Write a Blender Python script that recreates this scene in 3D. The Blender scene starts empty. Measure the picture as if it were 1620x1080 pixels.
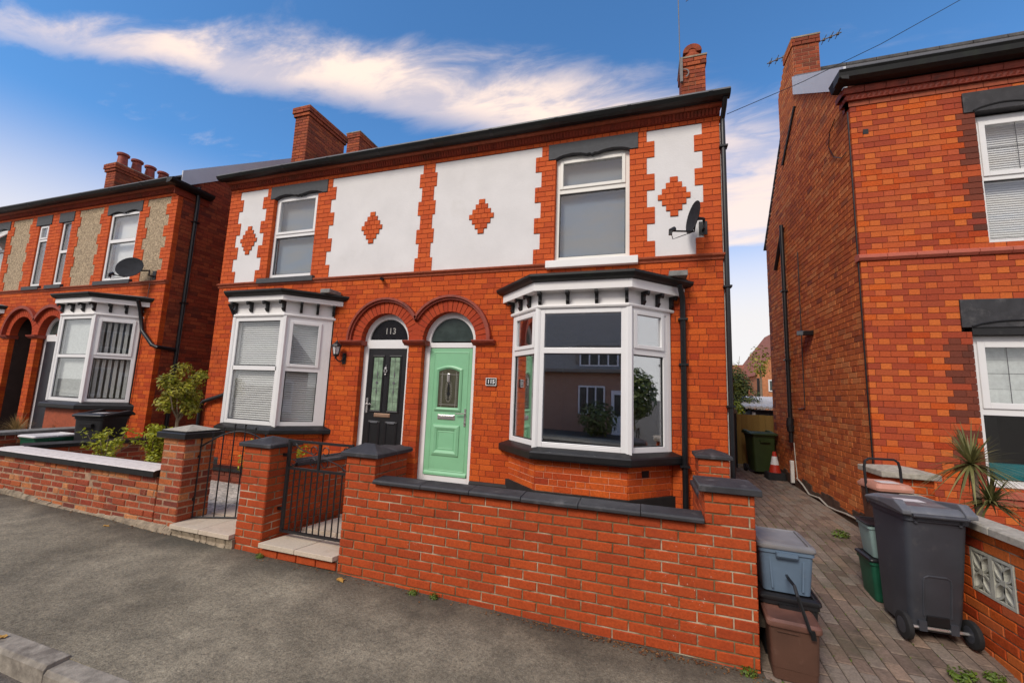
import bpy, bmesh, math, random
from mathutils import Vector, Matrix
sc = bpy.context.scene
COL = sc.collection
rnd = random.Random(11)
PI = math.pi
rad = math.radians

# ------------------------------------------------------------------ camera
CAMP = Vector((0.0, -5.65, 1.75))
YAW, PITCH, ROLL = 0.31413, 0.12708, 0.03813
def cam_axes():
    cy, sy, ct, st = math.cos(YAW), math.sin(YAW), math.cos(PITCH), math.sin(PITCH)
    f = Vector((-sy*ct, cy*ct, st)); r = Vector((cy, sy, 0)); u = r.cross(f)
    c, s = math.cos(ROLL), math.sin(ROLL)
    return c*r + s*u, -s*r + c*u, f
RT, UP, FW = cam_axes()
cam = bpy.data.cameras.new('camera'); camo = bpy.data.objects.new('camera', cam); COL.objects.link(camo)
cam.sensor_width = 36.0; cam.lens = 36.0*649.1/1620.0
cam.clip_start = 0.05; cam.clip_end = 3000
camo.matrix_world = Matrix(((RT.x, UP.x, -FW.x, CAMP.x), (RT.y, UP.y, -FW.y, CAMP.y), (RT.z, UP.z, -FW.z, CAMP.z), (0, 0, 0, 1)))
sc.camera = camo

# ------------------------------------------------------------------ sky, sun, exposure
SUN_DIR = Vector((-0.30, -0.80, 0.78)).normalized()      # towards the sun
sun_el = math.asin(SUN_DIR.z); sun_az = math.atan2(SUN_DIR.x, SUN_DIR.y)
W = bpy.data.worlds.new('World'); sc.world = W; W.use_nodes = True
nt = W.node_tree; nt.nodes.clear()
def N(t, **k):
    n = nt.nodes.new(t)
    for a, b in k.items(): setattr(n, a, b)
    return n
def L(a, b): nt.links.new(a, b)
def mth(op, a, b=None, c=None, clamp=False):
    n = N('ShaderNodeMath', operation=op); n.use_clamp = clamp
    for i, v in enumerate((a, b, c)):
        if v is None: continue
        if isinstance(v, (int, float)): n.inputs[i].default_value = v
        else: L(v, n.inputs[i])
    return n.outputs[0]
def sstep(x, a, b):
    n = N('ShaderNodeMapRange', interpolation_type='SMOOTHSTEP'); L(x, n.inputs[0])
    n.inputs[1].default_value = a; n.inputs[2].default_value = b
    return n.outputs[0]
out = N('ShaderNodeOutputWorld'); bg = N('ShaderNodeBackground'); bg.inputs[1].default_value = 0.12
sky = N('ShaderNodeTexSky', sky_type='NISHITA'); sky.sun_disc = False
sky.sun_elevation = sun_el; sky.sun_rotation = sun_az; sky.air_density = 1.0; sky.dust_density = 0.25; sky.ozone_density = 4.0
tc = N('ShaderNodeTexCoord'); sp = N('ShaderNodeSeparateXYZ'); L(tc.outputs['Generated'], sp.inputs[0])
zz = mth('ADD', mth('MAXIMUM', sp.outputs[2], 0.0), 0.12)
qx = mth('DIVIDE', sp.outputs[0], zz); qy = mth('DIVIDE', sp.outputs[1], zz)
cb = N('ShaderNodeCombineXYZ'); L(qx, cb.inputs[0]); L(qy, cb.inputs[1])
# clouds drift along one wind direction: noise is stretched along it
mp = N('ShaderNodeMapping'); L(cb.outputs[0], mp.inputs[0]); mp.inputs['Rotation'].default_value = (0, 0, rad(-27)); mp.inputs['Scale'].default_value = (1.0, 2.6, 1)
n1 = N('ShaderNodeTexNoise'); L(mp.outputs[0], n1.inputs['Vector']); n1.inputs['Scale'].default_value = 2.6; n1.inputs['Detail'].default_value = 9; n1.inputs['Roughness'].default_value = 0.62; n1.inputs['Distortion'].default_value = 0.5
n2 = N('ShaderNodeTexNoise'); L(cb.outputs[0], n2.inputs['Vector']); n2.inputs['Scale'].default_value = 0.75; n2.inputs['Detail'].default_value = 5
# the long streak: a band through the sky plane
tx, ty = 0.869, 0.494
al = mth('ADD', mth('MULTIPLY', mth('ADD', qx, 0.69), tx), mth('MULTIPLY', mth('ADD', qy, -0.855), ty))
ac = mth('ADD', mth('MULTIPLY', mth('ADD', qx, 0.69), -ty), mth('MULTIPLY', mth('ADD', qy, -0.855), tx))
wv = mth('ADD', mth('MULTIPLY', n1.outputs[0], 0.22), -0.11)
wid = mth('ADD', 0.118, mth('MULTIPLY', al, 0.08))
dd = mth('DIVIDE', mth('ABSOLUTE', mth('ADD', ac, wv)), mth('MAXIMUM', wid, 0.05))
band = mth('SUBTRACT', 1.0, sstep(dd, 0.15, 1.35))
band = mth('MULTIPLY', band, mth('MULTIPLY', sstep(al, -1.25, -0.35), mth('SUBTRACT', 1.0, sstep(al, 0.85, 1.5))))
band = mth('MULTIPLY', band, mth('ADD', 0.5, mth('MULTIPLY', sstep(n1.outputs[0], 0.34, 0.6), 0.5)))
wisp = mth('MULTIPLY', sstep(n1.outputs[0], 0.56, 0.78), sstep(n2.outputs[0], 0.46, 0.62))
low = mth('MULTIPLY', sstep(n2.outputs[0], 0.46, 0.60), mth('SUBTRACT', 1.0, sstep(sp.outputs[2], 0.26, 0.42)))
cl = mth('MAXIMUM', mth('MAXIMUM', band, mth('MULTIPLY', wisp, 0.22)), mth('MULTIPLY', low, 0.2), clamp=True)
hz = mth('SUBTRACT', 1.0, sstep(sp.outputs[2], 0.16, 0.44))
cl = mth('MAXIMUM', cl, mth('MULTIPLY', hz, 0.95), clamp=True)
# a bank of soft cumulus low in the gap between the houses
px_ = mth('MULTIPLY', mth('ADD', qx, -0.42), 1.5); py_ = mth('ADD', qy, -1.75)
pr = mth('SQRT', mth('ADD', mth('MULTIPLY', px_, px_), mth('MULTIPLY', py_, py_)))
pr = mth('ADD', pr, mth('MULTIPLY', mth('ADD', n1.outputs[0], -0.5), 0.9))
cl = mth('MAXIMUM', cl, mth('MULTIPLY', mth('SUBTRACT', 1.0, sstep(pr, 0.10, 0.62)), 0.9), clamp=True)
# the panes mirror a broad grey-white cloud sheet over the other side of the street
deck = mth('MULTIPLY', mth('SUBTRACT', 1.0, sstep(qy, -1.1, 0.25)), mth('ADD', 0.62, mth('MULTIPLY', sstep(n1.outputs[0], 0.34, 0.62), 0.36)))
cl = mth('MAXIMUM', cl, deck, clamp=True)
ccol = N('ShaderNodeMixRGB'); ccol.inputs[1].default_value = (5.9, 4.75, 4.1, 1); ccol.inputs[2].default_value = (4.9, 4.65, 4.5, 1)
L(hz, ccol.inputs[0])
tint = N('ShaderNodeMixRGB', blend_type='MULTIPLY'); tint.inputs[0].default_value = 1; L(sky.outputs[0], tint.inputs[1]); tint.inputs[2].default_value = (0.56, 0.90, 1.08, 1)
mx = N('ShaderNodeMixRGB'); L(cl, mx.inputs[0]); L(tint.outputs[0], mx.inputs[1]); L(ccol.outputs[0], mx.inputs[2])
L(mx.outputs[0], bg.inputs[0]); L(bg.outputs[0], out.inputs[0])

sl = bpy.data.lights.new('sun', 'SUN'); sl.energy = 1.5; sl.angle = rad(18); sl.color = (1.0, 0.93, 0.83)
slo = bpy.data.objects.new('sun', sl); COL.objects.link(slo)
slo.rotation_euler = (-SUN_DIR).to_track_quat('-Z', 'Y').to_euler()
vs = sc.view_settings; vs.view_transform = 'Standard'; vs.look = 'None'; vs.exposure = 0.70; vs.gamma = 1.0; vs.use_curve_mapping = False

# ------------------------------------------------------------------ materials
M = {}
def newmat(name):
    m = bpy.data.materials.new(name); m.use_nodes = True; M[name] = m
    t = m.node_tree; return m, t, t.nodes['Principled BSDF']
def nd(t, ty, **k):
    n = t.nodes.new(ty)
    for a, b in k.items(): setattr(n, a, b)
    return n
def pos(t): return nd(t, 'ShaderNodeNewGeometry').outputs['Position']
def noise(t, vec, sc_, det=4, rough=0.55):
    n = nd(t, 'ShaderNodeTexNoise'); t.links.new(vec, n.inputs['Vector']); n.inputs['Scale'].default_value = sc_
    n.inputs['Detail'].default_value = det; n.inputs['Roughness'].default_value = rough; return n.outputs[0]
def maprange(t, v, a, b, c, d):
    n = nd(t, 'ShaderNodeMapRange'); t.links.new(v, n.inputs[0])
    for i, x in zip((1, 2, 3, 4), (a, b, c, d)): n.inputs[i].default_value = x
    return n.outputs[0]
def mix(t, fac, a, b, mode='MIX'):
    n = nd(t, 'ShaderNodeMixRGB', blend_type=mode)
    for i, v in zip((0, 1, 2), (fac, a, b)):
        if isinstance(v, (int, float)): n.inputs[i].default_value = v
        elif isinstance(v, tuple): n.inputs[i].default_value = (*v, 1) if len(v) == 3 else v
        else: t.links.new(v, n.inputs[i])
    return n.outputs[0]
def bump(t, b, h, strength=0.3, dist=0.01):
    n = nd(t, 'ShaderNodeBump'); t.links.new(h, n.inputs['Height']); n.inputs['Strength'].default_value = strength; n.inputs['Distance'].default_value = dist
    t.links.new(n.outputs[0], b.inputs['Normal'])
def plain(name, c, rough=0.5, var=0.12, scale=14.0, bs=0.0, metal=0.0, dirt=None, fine=120.0):
    m, t, b = newmat(name); p = pos(t)
    n = noise(t, p, scale, 6)
    col = mix(t, 1.0, tuple(c), mix(t, maprange(t, n, 0.3, 0.7, 0, 1), (1-var,)*3, (1+var,)*3), 'MULTIPLY')
    if dirt:
        k = maprange(t, noise(t, p, dirt[1], 7, 0.65), dirt[2], dirt[2]+0.14, 0, dirt[3] if len(dirt) > 3 else 0.8)
        col = mix(t, k, col, tuple(dirt[0]))
    t.links.new(col, b.inputs['Base Color']); b.inputs['Roughness'].default_value = rough; b.inputs['Metallic'].default_value = metal
    if bs: bump(t, b, noise(t, p, fine, 4), bs, 0.004)
    return m
def brickmat(name, stops, rough=0.8, stains=(), bs=0.35, grain=0.2, specks=None):
    """each brick draws its own tone; grain and stains ride on top"""
    m, t, b = newmat(name); g = nd(t, 'ShaderNodeNewGeometry'); o = nd(t, 'ShaderNodeObjectInfo'); p = g.outputs['Position']
    a = nd(t, 'ShaderNodeMath', operation='ADD'); t.links.new(g.outputs['Random Per Island'], a.inputs[0]); t.links.new(o.outputs['Random'], a.inputs[1])
    fr = nd(t, 'ShaderNodeMath', operation='FRACT'); t.links.new(a.outputs[0], fr.inputs[0])
    r = nd(t, 'ShaderNodeValToRGB'); t.links.new(fr.outputs[0], r.inputs[0]); e = r.color_ramp.elements
    e[0].position = stops[0][0]; e[0].color = (*stops[0][1], 1); e[1].position = stops[-1][0]; e[1].color = (*stops[-1][1], 1)
    for q, c in stops[1:-1]:
        x = e.new(q); x.color = (*c, 1)
    n = noise(t, p, 55, 6, 0.65)
    col = mix(t, 1.0, r.outputs[0], mix(t, maprange(t, n, 0.3, 0.7, 0, 1), (1-grain,)*3, (1+grain,)*3), 'MULTIPLY')
    for c, s_, th, am in stains:
        col = mix(t, maprange(t, noise(t, p, s_, 7, 0.62), th, th+0.16, 0, am), col, tuple(c))
    if specks:
        c, s_, th, reg = specks
        k1 = maprange(t, noise(t, p, s_, 3, 0.7), th, th+0.04, 0, 1); k2 = maprange(t, noise(t, p, 1.7, 3), reg, reg+0.1, 0, 1)
        col = mix(t, mix(t, 1.0, k1, k2, 'MULTIPLY'), col, tuple(c))
    t.links.new(col, b.inputs['Base Color']); b.inputs['Roughness'].default_value = rough; b.inputs['Specular IOR Level'].default_value = 0.25
    bump(t, b, n, bs, 0.006)
    return m

OR = (0.47, 0.088, 0.024)
brickmat('brick_orange', [(0, (0.40, 0.052, 0.011)), (0.25, (0.47, 0.070, 0.012)), (0.6, (0.53, 0.086, 0.013)), (0.88, (0.58, 0.108, 0.015)), (1, (0.36, 0.043, 0.012))], stains=[((0.20, 0.03, 0.014), 1.6, 0.55, 0.5), ((0.13, 0.03, 0.016), 10, 0.60, 0.45)], grain=0.28, bs=0.5)
brickmat('brick_quoin', [(0, (0.47, 0.072, 0.018)), (0.5, (0.60, 0.108, 0.022)), (1, (0.52, 0.082, 0.018))], stains=[((0.25, 0.04, 0.02), 2.5, 0.62, 0.3)])
brickmat('brick_frieze', [(0, (0.20, 0.032, 0.016)), (0.5, (0.29, 0.045, 0.02)), (1, (0.24, 0.038, 0.018))], stains=[((0.10, 0.04, 0.02), 2.5, 0.5, 0.6)])
brickmat('brick_arch', [(0, (0.34, 0.042, 0.015)), (0.5, (0.42, 0.06, 0.018)), (1, (0.37, 0.048, 0.016))])
brickmat('brick_garden', [(0, (0.33, 0.050, 0.014)), (0.5, (0.44, 0.072, 0.016)), (1, (0.39, 0.060, 0.015))], bs=0.5, stains=[((0.24, 0.035, 0.016), 2.2, 0.54, 0.5)], specks=((0.62, 0.36, 0.27), 38, 0.655, 0.55))
brickmat('brick_worn', [(0, (0.20, 0.045, 0.025)), (0.2, (0.30, 0.06, 0.025)), (0.45, (0.36, 0.075, 0.03)), (0.65, (0.44, 0.12, 0.035)), (0.8, (0.52, 0.22, 0.09)), (0.92, (0.30, 0.05, 0.025)), (1, (0.16, 0.045, 0.032))], bs=0.8, grain=0.35, stains=[((0.09, 0.06, 0.045), 5, 0.56, 0.6), ((0.50, 0.33, 0.2), 9, 0.62, 0.5)])
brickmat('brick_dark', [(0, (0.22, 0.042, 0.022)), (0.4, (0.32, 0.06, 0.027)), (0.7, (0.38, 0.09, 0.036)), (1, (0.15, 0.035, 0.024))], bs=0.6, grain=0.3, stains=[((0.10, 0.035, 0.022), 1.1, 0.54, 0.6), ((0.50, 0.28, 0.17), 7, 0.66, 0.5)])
brickmat('brick_alley', [(0, (0.42, 0.10, 0.034)), (0.35, (0.54, 0.145, 0.042)), (0.7, (0.60, 0.175, 0.05)), (0.9, (0.64, 0.24, 0.085)), (1, (0.28, 0.075, 0.038))], bs=0.6, grain=0.3, stains=[((0.12, 0.045, 0.024), 0.9, 0.54, 0.5), ((0.09, 0.05, 0.03), 3.0, 0.62, 0.5)])
brickmat('brick_header', [(0, (0.55, 0.12, 0.026)), (0.6, (0.60, 0.145, 0.03)), (0.85, (0.50, 0.10, 0.035)), (1, (0.38, 0.06, 0.026))])
brickmat('brick_stretcher', [(0, (0.33, 0.055, 0.024)), (0.45, (0.42, 0.072, 0.024)), (0.7, (0.47, 0.088, 0.025)), (0.85, (0.54, 0.115, 0.027)), (1, (0.29, 0.05, 0.028))])
brickmat('brick_sooty', [(0, (0.11, 0.036, 0.024)), (0.6, (0.20, 0.048, 0.026)), (1, (0.145, 0.04, 0.025))])
brickmat('brick_chimney', [(0, (0.20, 0.045, 0.022)), (0.5, (0.30, 0.062, 0.026)), (0.8, (0.38, 0.09, 0.03)), (1, (0.17, 0.04, 0.022))], bs=0.7, grain=0.35, stains=[((0.10, 0.06, 0.03), 4, 0.55, 0.6)])
brickmat('paver', [(0, (0.155, 0.112, 0.088)), (0.3, (0.21, 0.148, 0.112)), (0.55, (0.25, 0.205, 0.165)), (0.8, (0.20, 0.152, 0.122)), (1, (0.285, 0.20, 0.145))], bs=0.7, grain=0.28, stains=[((0.07, 0.075, 0.04), 1.5, 0.52, 0.55), ((0.055, 0.045, 0.038), 4, 0.56, 0.6), ((0.36, 0.31, 0.26), 14, 0.64, 0.4)])
brickmat('slate', [(0, (0.10, 0.105, 0.12)), (0.5, (0.15, 0.155, 0.17)), (1, (0.12, 0.12, 0.13))], rough=0.38, bs=0.3)
brickmat('slab', [(0, (0.55, 0.47, 0.37)), (0.5, (0.62, 0.53, 0.42)), (1, (0.58, 0.48, 0.38))], bs=0.4, grain=0.1, stains=[((0.34, 0.27, 0.2), 3, 0.55, 0.5)])
brickmat('board', [(0, (0.26, 0.16, 0.045)), (0.5, (0.33, 0.21, 0.06)), (1, (0.29, 0.18, 0.055))], bs=0.4, grain=0.22, stains=[((0.15, 0.11, 0.04), 2.5, 0.58, 0.5)])
plain('mortar_dark', (0.15, 0.036, 0.018), 0.95, 0.25, 30, 0.3)
plain('mortar_alley', (0.34, 0.17, 0.10), 0.95, 0.3, 12, 0.3, dirt=((0.07, 0.04, 0.03), 1.0, 0.5, 0.8))
plain('mortar_tan', (0.17, 0.115, 0.055), 0.95, 0.5, 9, 0.5, dirt=((0.60, 0.50, 0.36), 2.6, 0.50, 0.8))
plain('mortar_pale', (0.36, 0.23, 0.15), 0.95, 0.3, 14, 0.5, dirt=((0.16, 0.12, 0.08), 3, 0.52, 0.7))
plain('mortar_light', (0.62, 0.30, 0.18), 0.95, 0.3, 14, 0.3)
plain('render_white', (0.72, 0.71, 0.71), 0.9, 0.05, 2.2, 0.5, dirt=((0.56, 0.54, 0.51), 1.3, 0.56, 0.35), fine=45)
plain('pebbledash', (0.40, 0.31, 0.205), 0.95, 0.5, 34, 1.0, dirt=((0.17, 0.125, 0.075), 26, 0.50, 0.75), fine=40)
plain('upvc', (0.80, 0.80, 0.80), 0.35, 0.02, 3)
plain('upvc_cream', (0.74, 0.73, 0.68), 0.4, 0.04, 3, dirt=((0.5, 0.48, 0.4), 9, 0.66, 0.4))
plain('white_paint', (0.80, 0.79, 0.78), 0.6, 0.03, 4, dirt=((0.55, 0.52, 0.48), 7, 0.68, 0.4))
plain('coping_white', (0.72, 0.66, 0.62), 0.85, 0.1, 12, 0.9, dirt=((0.4, 0.34, 0.29), 22, 0.54, 0.6), fine=60)
plain('black_paint', (0.010, 0.010, 0.011), 0.42, 0.25, 8, 0.15, dirt=((0.05, 0.047, 0.045), 9, 0.60, 0.6))
plain('black_coping', (0.032, 0.032, 0.036), 0.6, 0.3, 10, 0.45, dirt=((0.13, 0.125, 0.125), 6, 0.54, 0.6))
plain('grey_lintel', (0.058, 0.062, 0.070), 0.75, 0.1, 20, 0.4)
plain('black_plastic', (0.009, 0.010, 0.012), 0.38, 0.2, 10)
plain('black_iron', (0.012, 0.012, 0.014), 0.45, 0.2, 20)
plain('gutter_black', (0.006, 0.007, 0.007), 0.5, 0.3, 6, dirt=((0.014, 0.022, 0.012), 5, 0.55, 0.6))
plain('lead', (0.20, 0.20, 0.19), 0.7, 0.25, 12, 0.4)
plain('cement', (0.30, 0.24, 0.17), 0.95, 0.35, 14, 0.8, dirt=((0.11, 0.09, 0.065), 5, 0.5, 0.75), fine=45)
plain('concrete', (0.40, 0.37, 0.31), 0.95, 0.2, 25, 0.7, dirt=((0.2, 0.18, 0.14), 11, 0.55, 0.7), fine=90)
plain('kerb_concrete', (0.30, 0.265, 0.215), 0.95, 0.3, 16, 0.9, dirt=((0.12, 0.10, 0.08), 5, 0.5, 0.7), fine=70)
plain('cast_stone', (0.46, 0.45, 0.38), 0.95, 0.15, 18, 0.5, dirt=((0.22, 0.23, 0.16), 7, 0.55, 0.6))
plain('terracotta', (0.33, 0.07, 0.026), 0.7, 0.18, 18, 0.2)
plain('terracotta_dark', (0.27, 0.042, 0.02), 0.6, 0.25, 12, 0.2, dirt=((0.06, 0.025, 0.02), 5, 0.55, 0.7))
plain('sill_tile', (0.48, 0.12, 0.075), 0.55, 0.12, 10)
plain('green_door', (0.23, 0.52, 0.30), 0.42, 0.04, 6, 0.1)
plain('black_door', (0.010, 0.010, 0.012), 0.4, 0.2, 10)
plain('slate_door', (0.018, 0.022, 0.03), 0.4, 0.2, 10)
plain('chrome', (0.72, 0.70, 0.68), 0.25, 0.05, 5, metal=0.8)
plain('brass', (0.55, 0.36, 0.25), 0.3, 0.05, 5, metal=0.7)
plain('plaster', (0.55, 0.52, 0.46), 0.9, 0.04, 3)
plain('room_floor', (0.16, 0.13, 0.11), 0.8, 0.1, 3)
plain('blind_white', (0.76, 0.75, 0.73), 0.6, 0.02, 5)
plain('net', (0.62, 0.64, 0.62), 0.9, 0.12, 20)
plain('curtain_grey', (0.20, 0.225, 0.25), 0.9, 0.05, 60)
plain('vertical_slat', (0.62, 0.62, 0.58), 0.7, 0.05, 5)
plain('teal', (0.01, 0.18, 0.20), 0.6, 0.1, 8)
plain('leadline', (0.10, 0.10, 0.11), 0.5)
plain('leaded_glass', (0.21, 0.30, 0.21), 0.18, 0.45, 9)
plain('obscure_glass', (0.075, 0.075, 0.05), 0.22, 0.35, 60, 0.25)
plain('fan_glass', (0.045, 0.062, 0.058), 0.16, 0.3, 6)
plain('fan_glass_dark', (0.014, 0.013, 0.015), 0.12, 0.3, 6)
plain('silver_text', (0.34, 0.33, 0.31), 0.4)
plain('white_text', (0.85, 0.85, 0.85), 0.5)
plain('dish_grey', (0.026, 0.028, 0.033), 0.8, 0.2, 8).node_tree.nodes['Principled BSDF'].inputs['Specular IOR Level'].default_value = 0.12
plain('galv', (0.15, 0.14, 0.14), 0.6, 0.2, 20)
plain('bin_grey', (0.050, 0.054, 0.066), 0.5, 0.15, 5, 0.25, dirt=((0.14, 0.135, 0.13), 6, 0.60, 0.45), fine=260)
plain('bin_black', (0.012, 0.012, 0.014), 0.45, 0.2, 5)
plain('bin_green', (0.035, 0.060, 0.016), 0.5, 0.15, 5, 0.2)
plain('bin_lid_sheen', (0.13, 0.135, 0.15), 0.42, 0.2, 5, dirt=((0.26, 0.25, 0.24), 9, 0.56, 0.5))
plain('box_blue', (0.125, 0.185, 0.26), 0.5, 0.12, 6, 0.2, dirt=((0.22, 0.25, 0.28), 7, 0.6, 0.4), fine=260)
plain('box_lid', (0.20, 0.195, 0.20), 0.5, 0.15, 6, dirt=((0.33, 0.29, 0.25), 4, 0.52, 0.5))
plain('caddy_brown', (0.095, 0.043, 0.027), 0.55, 0.15, 6, 0.25, dirt=((0.20, 0.11, 0.08), 7, 0.58, 0.5), fine=260)
plain('caddy_lid', (0.15, 0.067, 0.047), 0.55, 0.2, 6, 0.2, dirt=((0.25, 0.15, 0.11), 6, 0.56, 0.5))
plain('pink_lid', (0.50, 0.235, 0.17), 0.55, 0.1, 6, dirt=((0.65, 0.5, 0.44), 9, 0.58, 0.6))
plain('box_pale', (0.27, 0.38, 0.35), 0.55, 0.1, 6, 0.1)
plain('box_green', (0.008, 0.085, 0.045), 0.5, 0.2, 6, 0.1)
plain('label_white', (0.66, 0.64, 0.64), 0.6, 0.1, 30)
plain('cone_red', (0.52, 0.035, 0.015), 0.5, 0.08, 8)
plain('rubber', (0.016, 0.016, 0.017), 0.8, 0.3, 20, 0.3)
plain('bark', (0.22, 0.17, 0.12), 0.95, 0.3, 25, 0.8)
plain('pipe_white', (0.72, 0.70, 0.66), 0.5, 0.1, 8)
plain('cable', (0.48, 0.44, 0.38), 0.6, 0.15, 20)
plain('soil', (0.055, 0.042, 0.03), 1.0, 0.4, 14, 0.9, fine=40)
plain('damp_plinth', (0.085, 0.045, 0.03), 0.9, 0.4, 9, 0.8, dirt=((0.05, 0.045, 0.025), 3, 0.5, 0.7), fine=50)
plain('porch_dark', (0.05, 0.03, 0.025), 0.9, 0.2, 6)
plain('bitumen', (0.016, 0.015, 0.015), 0.7, 0.3, 7, 0.5)
plain('far_render', (0.55, 0.50, 0.44), 0.9, 0.05, 3)
plain('roof_red', (0.30, 0.10, 0.06), 0.85, 0.2, 8)
plain('roof_dark', (0.26, 0.22, 0.175), 0.8, 0.3, 12)
plain('far_paint', (0.60, 0.62, 0.66), 0.5, 0.05, 4)
plain('far_brick', (0.24, 0.06, 0.03), 0.9, 0.25, 8)
plain('far_orange', (0.50, 0.20, 0.09), 0.9, 0.2, 8)
plain('white_sheet', (0.62, 0.58, 0.55), 0.7, 0.12, 6)
plain('leaf_yellow', (0.45, 0.25, 0.05), 0.7, 0.2, 9)
def leafmat(name, c1, c2):
    m, t, b = newmat(name); g = nd(t, 'ShaderNodeNewGeometry')
    r = nd(t, 'ShaderNodeValToRGB'); t.links.new(g.outputs['Random Per Island'], r.inputs[0])
    r.color_ramp.elements[0].color = (*c1, 1); r.color_ramp.elements[1].color = (*c2, 1)
    t.links.new(r.outputs[0], b.inputs['Base Color']); b.inputs['Roughness'].default_value = 0.55
    tr = nd(t, 'ShaderNodeBsdfTranslucent'); t.links.new(r.outputs[0], tr.inputs[0])
    ms = nd(t, 'ShaderNodeMixShader'); ms.inputs[0].default_value = 0.25; o = t.nodes['Material Output']
    t.links.new(b.outputs[0], ms.inputs[1]); t.links.new(tr.outputs[0], ms.inputs[2]); t.links.new(ms.outputs[0], o.inputs[0])
leafmat('leaf_bush', (0.10, 0.12, 0.010), (0.42, 0.36, 0.03))
leafmat('leaf_lime', (0.20, 0.24, 0.010), (0.50, 0.50, 0.03))
leafmat('leaf_green', (0.05, 0.08, 0.014), (0.19, 0.21, 0.035))
leafmat('leaf_dark', (0.02, 0.035, 0.012), (0.07, 0.09, 0.025))
leafmat('blade', (0.06, 0.08, 0.02), (0.30, 0.27, 0.10))
leafmat('dry_grass', (0.24, 0.17, 0.06), (0.42, 0.30, 0.13))
leafmat('weed', (0.07, 0.13, 0.01), (0.17, 0.24, 0.03))
leafmat('leaf_litter', (0.10, 0.035, 0.02), (0.34, 0.16, 0.05))
def glassmat(name, base, tint=(0.965, 0.975, 0.975), rough=0.0):
    m, t, b = newmat(name); t.nodes.remove(b); o = t.nodes['Material Output']
    tr = nd(t, 'ShaderNodeBsdfTransparent'); tr.inputs[0].default_value = (*tint, 1)
    gl = nd(t, 'ShaderNodeBsdfGlossy'); gl.inputs['Roughness'].default_value = rough; gl.inputs[0].default_value = (0.95, 0.97, 1, 1)
    lw = nd(t, 'ShaderNodeLayerWeight'); lw.inputs[0].default_value = 0.5
    fr = nd(t, 'ShaderNodeMath', operation='POWER'); t.links.new(lw.outputs['Facing'], fr.inputs[0]); fr.inputs[1].default_value = 4.0
    a = nd(t, 'ShaderNodeMath', operation='MULTIPLY_ADD'); a.use_clamp = True
    t.links.new(fr.outputs[0], a.inputs[0]); a.inputs[1].default_value = 0.75; a.inputs[2].default_value = base
    ms = nd(t, 'ShaderNodeMixShader'); t.links.new(a.outputs[0], ms.inputs[0]); t.links.new(tr.outputs[0], ms.inputs[1]); t.links.new(gl.outputs[0], ms.inputs[2])
    t.links.new(ms.outputs[0], o.inputs[0])
glassmat('glass', 0.07)
glassmat('glass_bay', 0.40, (0.9, 0.91, 0.91))
# tarmac: fine grit, worn pale sweep, dark damp edge patches
def ground_mat(name, c, c2, grit=0.75, gscale=110, damp=False):
    m, t, b = newmat(name); p = pos(t)
    big = noise(t, p, 0.9, 6, 0.6); mid = noise(t, p, 5, 6, 0.6); fine = mix(t, 0.5, noise(t, p, gscale, 3, 0.7), noise(t, p, gscale*.36, 3, 0.7))
    col = mix(t, maprange(t, big, 0.35, 0.65, 0, 1), c, c2)
    col = mix(t, 1.0, col, mix(t, maprange(t, mid, 0.3, 0.7, 0, 1), (0.72,)*3, (1.2,)*3), 'MULTIPLY')
    col = mix(t, 1.0, col, mix(t, maprange(t, fine, 0.3, 0.7, 0, 1), (1-grit,)*3, (1+grit,)*3), 'MULTIPLY')
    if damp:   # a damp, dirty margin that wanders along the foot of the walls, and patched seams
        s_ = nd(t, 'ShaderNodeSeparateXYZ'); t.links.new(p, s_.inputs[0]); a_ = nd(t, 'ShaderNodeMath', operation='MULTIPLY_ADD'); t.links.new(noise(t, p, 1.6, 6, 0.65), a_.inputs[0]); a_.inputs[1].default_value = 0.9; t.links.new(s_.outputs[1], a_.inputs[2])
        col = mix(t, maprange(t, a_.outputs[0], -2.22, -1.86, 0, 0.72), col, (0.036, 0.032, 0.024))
    sp_ = maprange(t, noise(t, p, 90, 2, 0.5), 0.70, 0.74, 0, 0.8)
    col = mix(t, sp_, col, (0.34, 0.31, 0.27))
    t.links.new(col, b.inputs['Base Color']); b.inputs['Roughness'].default_value = 0.85
    bump(t, b, fine, 1.0, 0.012)
ground_mat('tarmac', (0.172, 0.147, 0.100), (0.30, 0.26, 0.182), 0.7, damp=True)
ground_mat('road_tarmac', (0.12, 0.10, 0.085), (0.18, 0.155, 0.125), 0.6, 120)
ground_mat('gravel_mat', (0.38, 0.34, 0.29), (0.52, 0.47, 0.41), 1.1, 48)
ground_mat('ridge_slate', (0.05, 0.05, 0.05), (0.09, 0.085, 0.08), 0.4, 40)
ground_mat('earth', (0.07, 0.055, 0.04), (0.12, 0.10, 0.07), 0.5, 40)
def farbrick(name):
    m, t, b = newmat(name); br = nd(t, 'ShaderNodeTexBrick'); mpn = nd(t, 'ShaderNodeMapping'); mpn.inputs['Rotation'].default_value = (PI/2, 0, 0)
    t.links.new(pos(t), mpn.inputs[0]); t.links.new(mpn.outputs[0], br.inputs['Vector']); br.inputs['Scale'].default_value = 4.0
    br.inputs['Color1'].default_value = (0.34, 0.17, 0.11, 1); br.inputs['Color2'].default_value = (0.42, 0.22, 0.14, 1); br.inputs['Mortar'].default_value = (0.42, 0.34, 0.27, 1)
    t.links.new(br.outputs[0], b.inputs['Base Color']); b.inputs['Roughness'].default_value = 0.9
farbrick('street_brick')

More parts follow.
